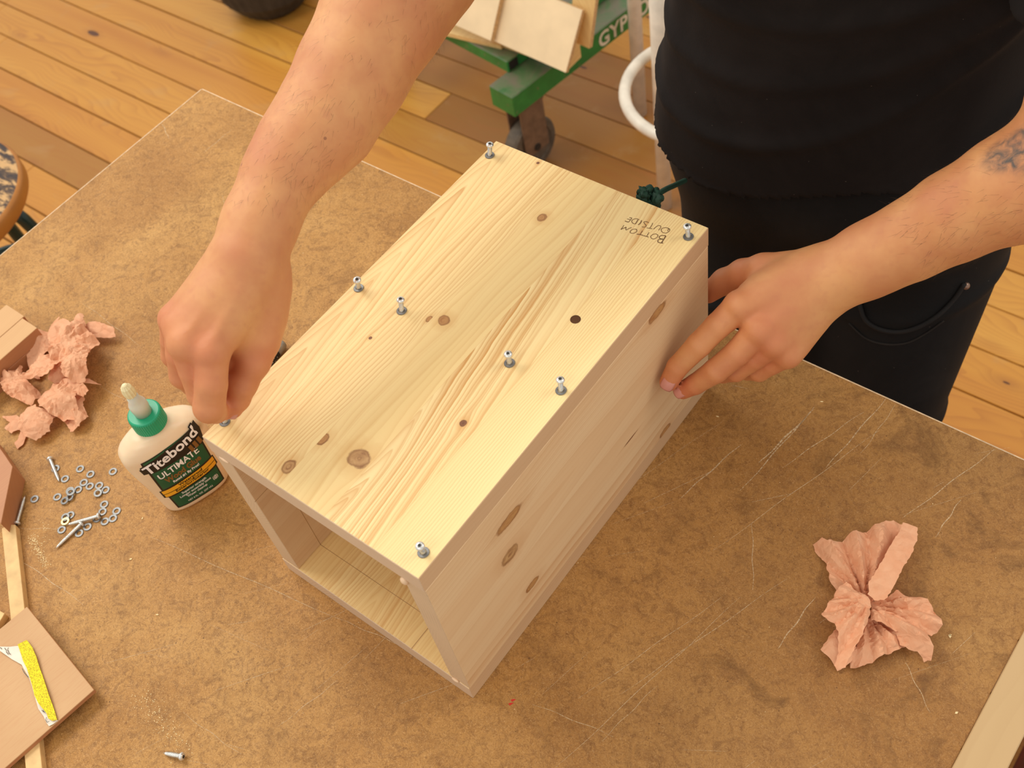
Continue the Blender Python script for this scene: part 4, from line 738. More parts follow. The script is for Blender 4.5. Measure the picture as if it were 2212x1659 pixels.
# ------------------------------------------------------------ stools and dark bin behind
st = empty('wooden_stool', (-1.3017, 0.22949, 0)); tag(st, 'stool with a worn round wooden seat on dark green tube legs', 'stool')
SR = 0.17914; SZ = 0.54
t = NT('worn_seat', 0.6); f = t.noise(t.sc(t.tc(), 22, 60, 22), 1.0, 5, 0.75, 0.6)
t.col(t.ramp(f, [(0.42, lin((52, 38, 34))), (0.5, lin((96, 70, 46))), (0.56, lin((200, 158, 104))), (0.7, lin((188, 140, 84)))])); seatm = t.m
sz = SZ
bm = lathe_bm([(0, sz - 0.034), (SR - 0.004, sz - 0.034), (SR, sz - 0.028), (SR, sz - 0.006), (SR - 0.003, sz - 0.001), (SR - 0.006, sz)], 72); bm2 = bm
o = obj('seat', bm, plain('seat_rim_wood', (176, 112, 42), 0.45, 0, 0.1, 14), st, True)
bm = lathe_bm([(SR - 0.006, sz - 0.0002), (SR - 0.007, sz), (0, sz + 0.0006)], 72); o = obj('seat_face', bm, seatm, st); o['label'] = 'blackened worn seat face'
RR = SR * 0.84
for k in range(4):
    th = 0.69311 + k * PI / 2; c, s = math.cos(th), math.sin(th)
    P = catmull([(c * 0.02, s * 0.02, sz - 0.05), (c * RR * .7, s * RR * .7, sz - 0.052), (c * RR, s * RR, sz - 0.075), (c * (RR + .02), s * (RR + .02), sz * .5), (c * (RR + .045), s * (RR + .045), 0.0)], 6)
    obj('leg', tube_bm(P, 0.0125, 14), M['green_tube'], st, True)
ring = [( (RR + .022) * math.cos(2 * PI * i / 48), (RR + .022) * math.sin(2 * PI * i / 48), sz * 0.45) for i in range(48)]
obj('foot_ring', tube_bm(ring, 0.009, 10, closed=True), M['green_tube'], st, True)
ws = empty('metal_stool', (-0.44791, 1.52014, 0)); tag(ws, 'tall stool with chipped white tube legs and foot ring behind the man', 'stool')
for k, (dx, dy) in enumerate([(-0.22302, 0.00782), (-0.00782, -0.22302), (0.22302, -0.00782), (0.00782, 0.22302)]): obj('leg', tube_bm([(dx, dy, 0.0), (dx * 0.97, dy * 0.97, 0.78)], 0.0155, 16), M['white_paint'], ws, True)
WRr = 0.15329
ring = [(WRr * math.cos(2 * PI * i / 56) + (0.10628, -0.23614)[0], WRr * math.sin(2 * PI * i / 56) + (0.10628, -0.23614)[1], 0.38) for i in range(56)]
obj('foot_ring', tube_bm(ring, 0.0115, 12, closed=True), M['white_paint'], ws, True)
obj('seat', lathe_bm([(0, 0.775), (0.16, 0.775), (0.17, 0.785), (0.17, 0.80), (0.155, 0.81), (0, 0.81)], 48), M['lipping'], ws, True)
db = empty('bin', (-1.8438, 1.44846, 0)); tag(db, 'dark ribbed round bin standing on the floor behind the forearm', 'bin')
bm = bmesh.new(); rings = []; n = 64
for r, z in ((0.085, 0), (0.10, 0.012), (0.135, 0.06), (0.15, 0.12), (0.155, 0.26)): rings.append([bm.verts.new(((r + 0.002 * (i % 2)) * math.cos(2 * PI * i / n), (r + 0.002 * (i % 2)) * math.sin(2 * PI * i / n), z)) for i in range(n)])
for P, Q in zip(rings, rings[1:]):
    for i in range(n): bm.faces.new((P[i], P[(i + 1) % n], Q[(i + 1) % n], Q[i]))
bm.faces.new(rings[0][::-1]); bmesh.ops.recalc_face_normals(bm, faces=bm.faces)
obj('bin_body', bm, plain('charcoal_plastic', (52, 46, 40), 0.7, 0, 0.15, 30), db)
obj('rim', lathe_bm([(0.145, 0.255), (0.160, 0.255), (0.162, 0.265), (0.158, 0.272), (0.145, 0.272), (0.145, 0.255)], 64), M['black_rubber'], db, True)
rb = empty('storage_crate', (0.82, 0.10, 0)); tag(rb, 'dark red crate on the floor beyond the pale bench edging', 'crate')
rm = plain('dark_red_paint', (104, 26, 14), 0.7, 0, 0.2, 12)
for x in (-0.19, 0.175): box('side_board', x, x + 0.015, -0.35, 0.60, 0.0, 0.42, rm, rb)
for y in (-0.35, 0.585): box('end_board', -0.174, 0.174, y, y + 0.015, 0.0, 0.42, rm, rb)
box('lid', -0.195, 0.195, -0.36, 0.61, 0.42, 0.435, rm, rb)
# ------------------------------------------------------------ signed-distance modelling of the man
def rc(a, b, ra, rb_): return ('c', np.array(a, float), np.array(b, float), ra, rb_)
def el(c, r, R=None): return ('e', np.array(c, float), np.array(r, float), np.array(R, float) if R is not None else np.eye(3))
def dprim(p, X):
    if p[0] == 'c':
        a, b, ra, rb_ = p[1:5]; ba = b - a; t = np.clip(((X - a) @ ba) / (ba @ ba + 1e-12), 0, 1)
        return np.linalg.norm(X - a - t[:, None] * ba, axis=1) - (ra + (rb_ - ra) * t)
    c, r, R = p[1:4]; Y = (X - c) @ R; k = np.linalg.norm(Y / r, axis=1); k2 = np.linalg.norm(Y / (r * r), axis=1)
    return k * (k - 1.0) / np.maximum(k2, 1e-9)
def sdf(prims, X):
    d = None
    for p, k in prims:
        e = dprim(p, X)
        if d is None: d = e; continue
        if k > 0:
            h = np.maximum(k - np.abs(d - e), 0) / k; d = np.minimum(d, e) - h * h * k * 0.25
        elif k < 0:      # carve
            k = -k; e = -e; h = np.maximum(k - np.abs(d - e), 0) / k; d = np.maximum(d, e) + h * h * k * 0.25
        else: d = np.minimum(d, e)
    return d
OFFC = np.array([(i, j, k) for i in (0, 1) for j in (0, 1) for k in (0, 1)])
def surface(prims, vox, lo, hi, disp=None):
    B = 8; lo = np.array(lo, float); hi = np.array(hi, float); nb = np.ceil((hi - lo) / (vox * B)).astype(int) + 1
    g = np.stack(np.meshgrid(*[np.arange(n) for n in nb], indexing='ij'), -1).reshape(-1, 3)
    cen = lo + (g + 0.5) * vox * B; dc = sdf(prims, cen); keep = g[np.abs(dc) < vox * B * 1.15 + 0.004]
    L = np.stack(np.meshgrid(*[np.arange(B)] * 3, indexing='ij'), -1).reshape(-1, 3)
    P9 = np.stack(np.meshgrid(*[np.arange(B + 1)] * 3, indexing='ij'), -1).reshape(-1, 3)
    pts = (keep[:, None, :] * B + P9[None]); val = sdf(prims, (lo + pts.reshape(-1, 3) * vox)).reshape(len(keep), B + 1, B + 1, B + 1)
    if disp is not None: val = val - disp(lo + pts.reshape(-1, 3) * vox).reshape(val.shape)
    cv = np.stack([val[:, a:a + B, b:b + B, c:c + B] for a, b, c in OFFC], -1)     # corners
    act = (cv.min(-1) < 0) & (cv.max(-1) >= 0)
    bi, i, j, k = np.nonzero(act); cell = keep[bi] * B + np.stack([i, j, k], 1); v8 = cv[bi, i, j, k]
    acc = np.zeros((len(cell), 3)); cnt = np.zeros(len(cell))
    idx = {tuple(o): n for n, o in enumerate(OFFC)}
    for a in range(8):
        for ax in range(3):
            if OFFC[a][ax] == 0:
                b = idx[tuple(OFFC[a] + np.eye(3, dtype=int)[ax])]; s = (v8[:, a] < 0) != (v8[:, b] < 0)
                t = v8[:, a] / (v8[:, a] - v8[:, b] + 1e-20); q = OFFC[a] + np.outer(t, np.eye(3)[ax]); acc[s] += q[s]; cnt[s] += 1
    Vv = lo + (cell + acc / cnt[:, None]) * vox
    N = (nb * B + 3); key = lambda c: ((c[:, 0] + 1) * N[1] + (c[:, 1] + 1)) * N[2] + (c[:, 2] + 1)
    kk = key(cell); order = np.argsort(kk); ks = kk[order]
    def look(c):
        q = key(c); p = np.searchsorted(ks, q); p = np.minimum(p, len(ks) - 1); ok = ks[p] == q; return order[p], ok
    F = []
    for ax in range(3):
        sl = [slice(0, B)] * 3; s2 = list(sl); s2[ax] = slice(1, B + 1)
        A = val[(slice(None),) + tuple(sl)]; D = val[(slice(None),) + tuple(s2)]; e = (A < 0) != (D < 0)
        bi, i, j, k = np.nonzero(e); c0 = keep[bi] * B + np.stack([i, j, k], 1); inside = A[bi, i, j, k] < 0
        u = np.eye(3, dtype=int)[(ax + 1) % 3]; w_ = np.eye(3, dtype=int)[(ax + 2) % 3]; q = []; ok = np.ones(len(c0), bool)
        for dcell in (0 * u, -u, -u - w_, -w_): p, o_ = look(c0 + dcell); q.append(p); ok &= o_
        q = np.stack(q, 1)[ok]; ins = inside[ok]; q[~ins] = q[~ins][:, ::-1]; F.append(q)
    return Vv, np.concatenate(F)
def fast_mesh(name, V, F):
    me = bpy.data.meshes.new(name); me.vertices.add(len(V)); me.vertices.foreach_set('co', np.asarray(V, np.float32).ravel())
    me.loops.add(F.size); me.loops.foreach_set('vertex_index', F.astype(np.int32).ravel()); me.polygons.add(len(F))
    me.polygons.foreach_set('loop_start', np.arange(0, F.size, 4, dtype=np.int32)); me.update(calc_edges=True); me.validate(); me.shade_smooth(); return me
def chain(P, R, k=0.006): return [(rc(P[i], P[i + 1], R[i], R[i + 1]), k) for i in range(len(P) - 1)]
# joints (metres, world)
RF = [((-0.01569, 0.3412, 1.30877), 0.045), ((-0.01485, 0.30741, 1.3005), 0.043), ((-0.01301, 0.28428, 1.29407), 0.0415), ((-0.01145, 0.24709, 1.27688), 0.039), ((-0.00989, 0.20892, 1.26199), 0.0355), ((-0.01023, 0.17955, 1.25625), 0.0305), ((-0.00849, 0.15396, 1.25063), 0.0255), ((-0.00115, 0.12163, 1.23978), 0.0245), ((0.00651, 0.0966, 1.23121), 0.0265)]        # right forearm centreline, elbow to wrist
RH = {'base': {'index': ((0.01182, 0.0924, 1.22844), 0.021), 'middle': ((0.00454, 0.08472, 1.23186), 0.018), 'ring': ((-0.00201, 0.07601, 1.22691), 0.016), 'pinky': ((-0.0108, 0.07329, 1.21964), 0.015)}, 'index': [((0.02981, 0.02806, 1.21197), 0.0125), ((0.03742, 0.01359, 1.19758), 0.0112), ((0.03585, 0.0043, 1.17981), 0.0112), ((0.02357, 0.01125, 1.15736), 0.009), ((0.01616, 0.01749, 1.14404), 0.0074)], 'middle': [((0.01363, 0.02246, 1.21791), 0.0125), ((0.01853, 0.01545, 1.19841), 0.0108), ((0.02, 0.01058, 1.17637), 0.0106), ((0.00974, 0.0151, 1.15409), 0.0088), ((0.00345, 0.01904, 1.14042), 0.0075)], 'ring': [((0.00061, 0.0298, 1.22012), 0.0118), ((0.00077, 0.01942, 1.20068), 0.0102), ((-0.00176, 0.01376, 1.1802), 0.0098), ((-0.00952, 0.01851, 1.15829), 0.0085), ((-0.01229, 0.02458, 1.14619), 0.0072)], 'pinky': [((-0.01336, 0.03405, 1.21509), 0.0108), ((-0.01633, 0.02627, 1.19792), 0.009), ((-0.02132, 0.02201, 1.18136), 0.0086), ((-0.02737, 0.02416, 1.16239), 0.0078), ((-0.02895, 0.02797, 1.15113), 0.0068)], 'thumb': [((0.01574, 0.0923, 1.20583), 0.0185), ((0.02817, 0.06499, 1.18438), 0.0145), ((0.03115, 0.05162, 1.17665), 0.0125), ((0.0285, 0.03662, 1.16403), 0.0108), ((0.02543, 0.02914, 1.15335), 0.0096), ((0.02196, 0.02404, 1.14393), 0.0076)], 'web': [((0.0153, 0.07387, 1.21661), (0.02316, 0.06257, 1.18917), 0.018, 0.015), ((0.00954, 0.05931, 1.22304), (0.01097, 0.04135, 1.21737), 0.017, 0.015), ((0.02103, 0.05213, 1.21219), (0.02167, 0.05923, 1.18916), 0.014, 0.014), ((0.01303, 0.09961, 1.21469), (0.02046, 0.0797, 1.19309), 0.017, 0.0165), ((0.02147, 0.05031, 1.19982), (0.02713, 0.06123, 1.18241), 0.0105, 0.011), ((0.01499, 0.04991, 1.18315), (0.01886, 0.05079, 1.16362), 0.01, 0.009), ((0.01698, 0.04349, 1.18179), (0.01673, 0.04096, 1.15921), 0.008, 0.008)], 'tendon': [((0.02408, 0.07922, 1.23607), (0.03377, 0.03271, 1.22336), 0.0022, 0.003), ((0.01766, 0.07294, 1.23863), (0.01819, 0.02472, 1.22862), 0.0018, 0.0026)]}
LF = [((0.4434, 0.49602, 1.18643), 0.046), ((0.42523, 0.48423, 1.17236), 0.042), ((0.40556, 0.47328, 1.15909), 0.0365), ((0.37905, 0.45527, 1.13595), 0.0325), ((0.35584, 0.43726, 1.11409), 0.029), ((0.33378, 0.42015, 1.09721), 0.0275), ((0.31721, 0.40488, 1.08417), 0.0275)]
LH = {'base': {'index': ((0.30792, 0.40304, 1.08577), 0.021), 'middle': ((0.30976, 0.39629, 1.08227), 0.021), 'ring': ((0.31115, 0.39146, 1.07261), 0.02), 'pinky': ((0.30776, 0.38818, 1.06063), 0.019)}, 'index': [((0.26132, 0.34468, 1.07353), 0.013), ((0.25168, 0.32649, 1.06188), 0.0108), ((0.24322, 0.31162, 1.04763), 0.0105), ((0.23181, 0.29634, 1.02745), 0.0092), ((0.22794, 0.28803, 1.01278), 0.0081)], 'middle': [((0.28251, 0.33938, 1.06156), 0.013), ((0.27295, 0.32153, 1.04511), 0.0108), ((0.26172, 0.30714, 1.02986), 0.0104), ((0.24743, 0.29832, 1.0112), 0.0088), ((0.23718, 0.29467, 0.99945), 0.0078)], 'ring': [((0.295, 0.34186, 1.05122), 0.0124), ((0.28371, 0.33159, 1.03541), 0.0102), ((0.27143, 0.32363, 1.01822), 0.0096), ((0.25726, 0.32694, 1.00062), 0.0086), ((0.24735, 0.33067, 0.98805), 0.0076)], 'pinky': [((0.30521, 0.34597, 1.03803), 0.0114), ((0.29537, 0.34054, 1.02493), 0.0092), ((0.28596, 0.33678, 1.01182), 0.0088), ((0.27239, 0.34208, 0.99629), 0.0078), ((0.26329, 0.34652, 0.98621), 0.0068)], 'thumb': [((0.29514, 0.40554, 1.07619), 0.019), ((0.25613, 0.39301, 1.06488), 0.0155), ((0.23771, 0.39133, 1.05383), 0.0125), ((0.22179, 0.3882, 1.03832), 0.011), ((0.20923, 0.38225, 1.02224), 0.0095)], 'web': [((0.29412, 0.39135, 1.08107), (0.27198, 0.36451, 1.07232), 0.02, 0.017), ((0.29512, 0.37594, 1.06857), (0.28982, 0.35668, 1.056), 0.018, 0.016), ((0.27428, 0.38292, 1.07243), (0.25928, 0.36487, 1.06446), 0.014, 0.011), ((0.30332, 0.37012, 1.05612), (0.30326, 0.3565, 1.04358), 0.016, 0.013)], 'tendon': [((0.30703, 0.388, 1.09447), (0.27089, 0.34384, 1.08017), 0.002, 0.0035), ((0.30704, 0.38111, 1.09023), (0.28832, 0.3395, 1.07043), 0.002, 0.0035)]}
RF = [(np.array(p), r) for p, r in RF]; LF = [(np.array(p), r) for p, r in LF]
SHR, SHL = np.array((0.025, 0.6, 1.44)), np.array((0.395, 0.66, 1.44))
NECK, HEAD = np.array((0.21, 0.64, 1.52)), np.array((0.23, 0.575, 1.66))
prims = []
def P_(l, k=0.006): prims.extend([(a, k) if isinstance(a[0], str) else a for a in l])
P_([(rc(SHR, RF[0][0], 0.056, 0.044), 0.02)])
P_(chain([p for p, r in RF], [r for p, r in RF], 0.014))
P_([(rc(SHL, LF[0][0], 0.056, 0.044), 0.02)])
P_(chain([p for p, r in LF], [r for p, r in LF], 0.014))
def hand(H, wrist, kweb):
    for nm in ('index', 'middle', 'ring', 'pinky'):
        q = H[nm]; P_([(rc(wrist[nm][0], q[0][0], wrist[nm][1], q[0][1] * 1.0), 0.009)])
    for nm in ('index', 'middle', 'ring', 'pinky'):
        for i in ((0, 1) if H is RH else (0,)): q = H[nm][i] if i == 0 else H[nm][2]; cdir = np.array(cam.location) - q[0]; cdir /= np.linalg.norm(cdir); P_([(el(np.array(q[0]) + cdir * q[1] * 0.25, (q[1] * 0.95,) * 3), 0.005)])
    for nm in ('index', 'middle', 'ring', 'pinky'):
        q = H[nm]; P_(chain([p for p, r in q], [r for p, r in q], 0.0016))
    q = H['thumb']; P_([(rc(q[0][0], q[1][0], q[0][1], q[1][1]), 0.012)]); P_(chain([p for p, r in q[1:]], [r for p, r in q[1:]], 0.004))
    for i, (a, b, ra, rb2) in enumerate(H['web']): P_([(rc(a, b, ra, rb2), 0.010 if i < 4 else 0.003)])
    for a, b, ra, rb2 in H['tendon']: P_([(rc(a, b, ra, rb2), 0.004)])
hand(RH, RH['base'], 0.01); hand(LH, LH['base'], 0.01)
arm_prims = list(prims)
LO = np.array((-0.09895, -0.0657, 0.91621)); HI = np.array((0.5134, 0.73, 1.51))
V1, F1 = surface(arm_prims, 0.0017, LO, HI)
# coarse hidden torso, neck and head
U = (SHL - SHR); U[2] = 0; U /= np.linalg.norm(U); FW = np.array([U[1], -U[0], 0]); FW = FW / np.linalg.norm(FW)   # facing
if FW[1] > 0: FW = -FW
Z = np.array([0, 0, 1.0]); RT = np.stack([U, FW, Z], 1)
PEL, WAI, CHE = np.array((0.2, 0.675, 0.96)), np.array((0.195, 0.665, 1.11)), np.array((0.195, 0.635, 1.32))
hb = [(el(CHE, (0.165, 0.105, 0.17), RT), 0.05), (el(WAI, (0.145, 0.098, 0.14), RT), 0.06), (el(PEL, (0.16, 0.105, 0.12), RT), 0.05),
      (rc(CHE + Z * .10, SHR, 0.07, 0.056), 0.04), (rc(CHE + Z * .10, SHL, 0.07, 0.056), 0.04), (rc(SHR, RF[0][0] * 0.5 + SHR * 0.5, 0.056, 0.05), 0.03), (rc(SHL, LF[0][0] * 0.5 + SHL * 0.5, 0.056, 0.05), 0.03),
      (rc(CHE + Z * .14, HEAD - Z * .05, 0.058, 0.05), 0.03)]
fx = FW * 0.8 - Z * 0.6; fx /= np.linalg.norm(fx); uz = np.cross(U, fx); uz = uz * (1 if uz[2] > 0 else -1); RHd = np.stack([U, fx, uz], 1)
def hp(x, y, z): return HEAD + RHd @ np.array([x, y, z])
hb += [(el(hp(0, -0.012, 0.03), (0.075, 0.096, 0.085), RHd), 0.02), (el(hp(0, 0.02, -0.035), (0.058, 0.062, 0.07), RHd), 0.03), (rc(hp(0, 0.082, 0.012), hp(0, 0.102, -0.018), 0.007, 0.012), 0.012),
       (el(hp(0, 0.072, -0.075), (0.025, 0.018, 0.018), RHd), 0.02), (rc(hp(-0.018, 0.079, -0.044), hp(0.018, 0.079, -0.044), 0.006, 0.006), 0.006), (el(hp(-0.03, 0.083, 0.008), (0.016, 0.01, 0.009), RHd), -0.006), (el(hp(0.03, 0.083, 0.008), (0.016, 0.01, 0.009), RHd), -0.006),
       (el(hp(-0.078, 0, -0.005), (0.008, 0.018, 0.03), RHd), 0.006), (el(hp(0.078, 0, -0.005), (0.008, 0.018, 0.03), RHd), 0.006)]
V2, F2 = surface(hb, 0.0055, CHE - 0.42, CHE + 0.62)
Vs = np.concatenate([V1, V2]); Fs = np.concatenate([F1, F2 + len(V1)])
me = fast_mesh('person', Vs, Fs)
# skin colouring: redder over joints and tips, bluish veins, a tattoo near the elbow (the skin's own colour)
red = np.zeros(len(Vs)); tat = np.zeros(len(Vs))
for H in (RH, LH):
    for nm in ('index', 'middle', 'ring', 'pinky', 'thumb'):
        for i, (p, r) in enumerate(H[nm]):
            if i == 0 and nm == 'thumb': continue
            red += np.exp(-np.sum((Vs - np.array(p)) ** 2, 1) / (2 * (r * (0.8 if i < len(H[nm]) - 1 else 1.3)) ** 2)) * (0.8 if i else 0.9)
for p, r in [((0.40488, 0.45889, 1.22126), 0.02), ((0.3949, 0.45929, 1.20608), 0.014), ((0.41384, 0.46333, 1.20885), 0.016)]: tat += np.exp(-(np.sum((Vs - np.array(p)) ** 2, 1) / (r * r)) ** 2)
ca = me.color_attributes.new('tint', 'FLOAT_COLOR', 'POINT'); buf = np.zeros((len(Vs), 4), np.float32); buf[:, 0] = np.clip(red, 0, 1); buf[:, 1] = np.clip(tat, 0, 1); buf[:, 3] = 1
ca.data.foreach_set('color', buf.ravel())
t = NT('skin', 0.5); at = t.n('ShaderNodeAttribute'); at.attribute_name = 'tint'; ch = t.sep(at.outputs['Color'])
f = t.noise(t.tc(), 22, 4, 0.6); f2 = t.noise(t.tc(), 140, 3)
c = t.ramp(f, [(0.32, lin((214, 152, 96))), (0.55, lin((202, 134, 84))), (0.75, lin((196, 122, 78)))])
c = t.mix(t.math('MULTIPLY', ch[0], 0.6), c, lin((204, 104, 70)))
c = t.mix(t.ramp(f2, [(0.55, 0.0), (0.8, 0.35)]), c, lin((190, 116, 80)))
vv = t.n('ShaderNodeTexVoronoi'); t.set(vv.inputs['Vector'], t.tc()); vv.inputs['Scale'].default_value = 42
mole = t.math('MULTIPLY', t.math('LESS_THAN', vv.outputs['Distance'], 0.05), t.math('GREATER_THAN', t.sep(vv.outputs['Color'])[0], 0.72))
c = t.mix(t.math('MULTIPLY', mole, 0.6), c, lin((120, 66, 44)))
c = t.mix(t.math('MULTIPLY', ch[1], t.math('MULTIPLY_ADD', t.noise(t.tc(), 110, 3, 0.6, 1.0), 2.5, -0.6, clamp=True)), c, lin((84, 74, 66)))
t.col(c); t.b.inputs['Subsurface Weight'].default_value = 0.12; t.b.inputs['Subsurface Radius'].default_value = (1.0, 0.35, 0.2); t.b.inputs['Subsurface Scale'].default_value = 0.004
cr = t.n('ShaderNodeTexVoronoi', feature='DISTANCE_TO_EDGE'); t.set(cr.inputs['Vector'], t.add(t.tc(), t.noise(t.tc(), 200, 2, out=1))); cr.inputs['Scale'].default_value = 620
t.bump(t.math('ADD', t.math('MULTIPLY', cr.outputs[0], 0.5), t.math('MULTIPLY', f2, 1.3)), 0.22, 0.0008); M['skin'] = t.m
me.materials.append(M['skin'])
man = obj('person', me); tag(man, 'man in black T-shirt and trousers leaning over the bench, holding screw and pine box', 'person')
# fingernails
nailm = plain('fingernail', (206, 138, 122), 0.3, 0, 0.04, 60)
def nail(c, nrm, dr, w_, l_):
    c = Vector(c); nrm = Vector(nrm).normalized(); dr = Vector(dr); dr = (dr - nrm * dr.dot(nrm)).normalized(); s = nrm.cross(dr)
    bm = bmesh.new(); R_ = []
    for i in range(9):
        v_ = -1 + 2 * i / 8; row = []
        for j in range(9):
            u_ = -1 + 2 * j / 8; hw = w_ * (1 - 0.35 * max(0, abs(v_) - 0.5) ** 2 * 4 * 0.5)
            row.append(bm.verts.new(c + s * (u_ * hw * 0.5) + dr * (v_ * l_ * 0.5) + nrm * (-0.32 * (u_ * u_) * w_ * 0.5 - 0.05 * v_ * v_ * l_)))
        R_.append(row)
    for A, B in zip(R_, R_[1:]):
        for j in range(8): bm.faces.new((A[j], A[j + 1], B[j + 1], B[j]))
    o = obj('fingernail', bm, nailm, man, True); q = o.modifiers.new('t', 'SOLIDIFY'); q.thickness = 0.0005; q.offset = 0; return o
CAMP = Vector(cam.location)
for H, nm, w_, l_ in ((LH, 'index', .0112, .0115), (LH, 'middle', .0105, .0105), (RH, 'thumb', .0098, .0110)):
    (p0, r0), (p1, r1) = H[nm][-2:]; p0, p1 = Vector(p0), Vector(p1); dr = (p1 - p0).normalized(); nr = (CAMP - p1); nr = (nr - dr * nr.dot(dr)).normalized()
    nail(p1 - dr * l_ * 0.12 + nr * (r1 * 1.03), nr, dr, w_, l_)
# arm hair
hv, hf = [], []
def hairs(F_, n, th_max):
    sel = [(np.array(a[0]), np.array(b[0]), a[1]) for a, b in zip(F_, F_[1:])]
    for _ in range(n):
        i = RNG.integers(0, len(sel)); a, b, r = sel[i]; t_ = RNG.random(); p = a + (b - a) * t_; ax = (b - a) / np.linalg.norm(b - a)
        s = np.cross(ax, [0, 0, 1]); s /= np.linalg.norm(s); u = np.cross(s, ax); th = RNG.uniform(0, 2 * PI); nr = s * math.cos(th) + u * math.sin(th)
        x = p + nr * r * 1.6; 
        for _k in range(4):
            d = sdf(arm_prims[:2 + 2 * len(F_) + 4] if False else hair_pr, x[None])[0]; x = x - nr * d
        d1 = ax * 0.8 + nr * RNG.uniform(0.15, 0.5) + s * RNG.normal(0, .35) + u * RNG.normal(0, .35); d1 /= np.linalg.norm(d1); L_ = RNG.uniform(0.005, 0.012); side = np.cross(d1, nr); side /= np.linalg.norm(side) + 1e-9
        q = x; w0 = 0.000055
        base = len(hv)
        for k_ in range(4): hv.extend([q - side * w0 * (1 - k_ / 4), q + side * w0 * (1 - k_ / 4)]); q = q + (d1 * (1 - k_ * .1) - nr * 0.10 * k_) * L_ / 3
        for k_ in range(3): hf.append((base + 2 * k_, base + 2 * k_ + 1, base + 2 * k_ + 3, base + 2 * k_ + 2))
hair_pr = chain([p for p, r in RF], [r for p, r in RF], 0.014); hairs(RF[:-1], 1500, 1)
hair_pr = chain([p for p, r in LF], [r for p, r in LF], 0.014); hairs(LF[:-2], 900, 1)
o = obj('arm_hair', mesh_from('arm_hair', hv, hf), plain('brown_hair', (84, 54, 34), 0.6), man); tag(o, 'fine brown arm hair', kind='stuff')
# head hair and eyes
Vh, Fh = surface([(el(hp(0, -0.022, 0.045), (0.083, 0.098, 0.084), RHd), 0.0), (el(hp(0, 0.10, -0.03), (0.075, 0.075, 0.075), RHd), -0.01)], 0.006, HEAD - 0.2, HEAD + 0.2)
hr = obj('hair', fast_mesh('hair', Vh, Fh), plain('short_dark_hair', (50, 34, 24), 0.7, 0, 0.3, 200, 0.5), man)
for sx in (-0.03, 0.03):
    bm = bmesh.new(); bmesh.ops.create_uvsphere(bm, u_segments=20, v_segments=12, radius=0.0115); e = obj('eye', bm, plain('eye_white', (228, 222, 214), 0.2), man, True); e.location = hp(sx, 0.0675, 0.008)
    bm = bmesh.new(); bmesh.ops.create_uvsphere(bm, u_segments=16, v_segments=10, radius=0.0055); e2 = obj('iris', bm, plain('brown_iris', (60, 40, 26), 0.2), e, True); e2.location = fx * 0.0068
# T-shirt
def cloth(name, rgb, sc, rough=0.9):
    t = NT(name, rough); f = t.noise(t.tc(), 9, 4, 0.65, 0.5); g = t.noise(t.tc(), sc, 2)
    c0 = lin(rgb); c1 = tuple(min(1, v * 2.0 + 0.002) for v in c0[:3]) + (1,)
    c = t.mix(t.ramp(f, [(0.45, 0.0), (0.75, 0.6)]), c0, c1)
    lintn = t.n('ShaderNodeTexVoronoi'); t.set(lintn.inputs['Vector'], t.tc()); lintn.inputs['Scale'].default_value = 90
    sp_ = t.math('MULTIPLY', t.math('LESS_THAN', lintn.outputs['Distance'], 0.05), t.math('GREATER_THAN', t.sep(lintn.outputs['Color'])[0], 0.75))
    t.col(t.mix(t.math('MULTIPLY', sp_, 0.35), c, lin((120, 110, 100)))); t.bump(g, 0.25, 0.0006); t.b.inputs['Specular IOR Level'].default_value = 0.2
    return t.m
def tocam(X): return X
def shirt_disp(X):
    u = (X - WAI) @ U; z = X[:, 2] - WAI[2]; f = (X - WAI) @ FW
    d = np.zeros(len(X))
    for (u0, z0, sl, cv, wd, am, ph) in ((-0.02, -0.045, 0.42, 2.2, 0.010, 0.0060, 0), (0.0, 0.03, 0.36, 1.6, 0.012, 0.0050, 0), (0.02, 0.10, 0.30, 1.2, 0.011, 0.0055, 0), (-0.03, 0.17, -0.25, 1.0, 0.013, 0.005, 0), (0.05, -0.10, 0.55, 1.8, 0.009, 0.006, 0)):
        e = z - (z0 + sl * (u - u0) + cv * (u - u0) ** 2); d += am * np.exp(-(e / wd) ** 2) * (1 / (1 + np.exp(-f * 60)))
    for (u0, wd, am) in ((-0.150, 0.014, 0.003), (0.13, 0.016, 0.003)):
        e = u - u0 - 0.12 * z; d += am * np.exp(-(e / wd) ** 2)
    return d
shp = [(el(CHE + U * .006, (0.182, 0.122, 0.185), RT), 0.05), (rc(WAI + Z * .12, WAI - Z * 0.11, 0.118, 0.120), 0.05), (rc(WAI + Z * .12 + U * .05, WAI - Z * 0.11 + U * .055, 0.112, 0.116), 0.05), (rc(WAI + Z * .12 - U * .045, WAI - Z * 0.11 - U * .078, 0.112, 0.116), 0.05),
       (rc(CHE + Z * .08, SHR - Z * .015, 0.085, 0.062), 0.04), (rc(CHE + Z * .08, SHL - Z * .015, 0.085, 0.062), 0.04), (rc(SHR, SHR * .45 + RF[0][0] * .55, 0.068, 0.068), 0.03), (rc(SHL, SHL * .45 + LF[0][0] * .55, 0.062, 0.066), 0.03)]
V3, F3 = surface(shp, 0.0042, CHE - 0.50, CHE + 0.36, shirt_disp)
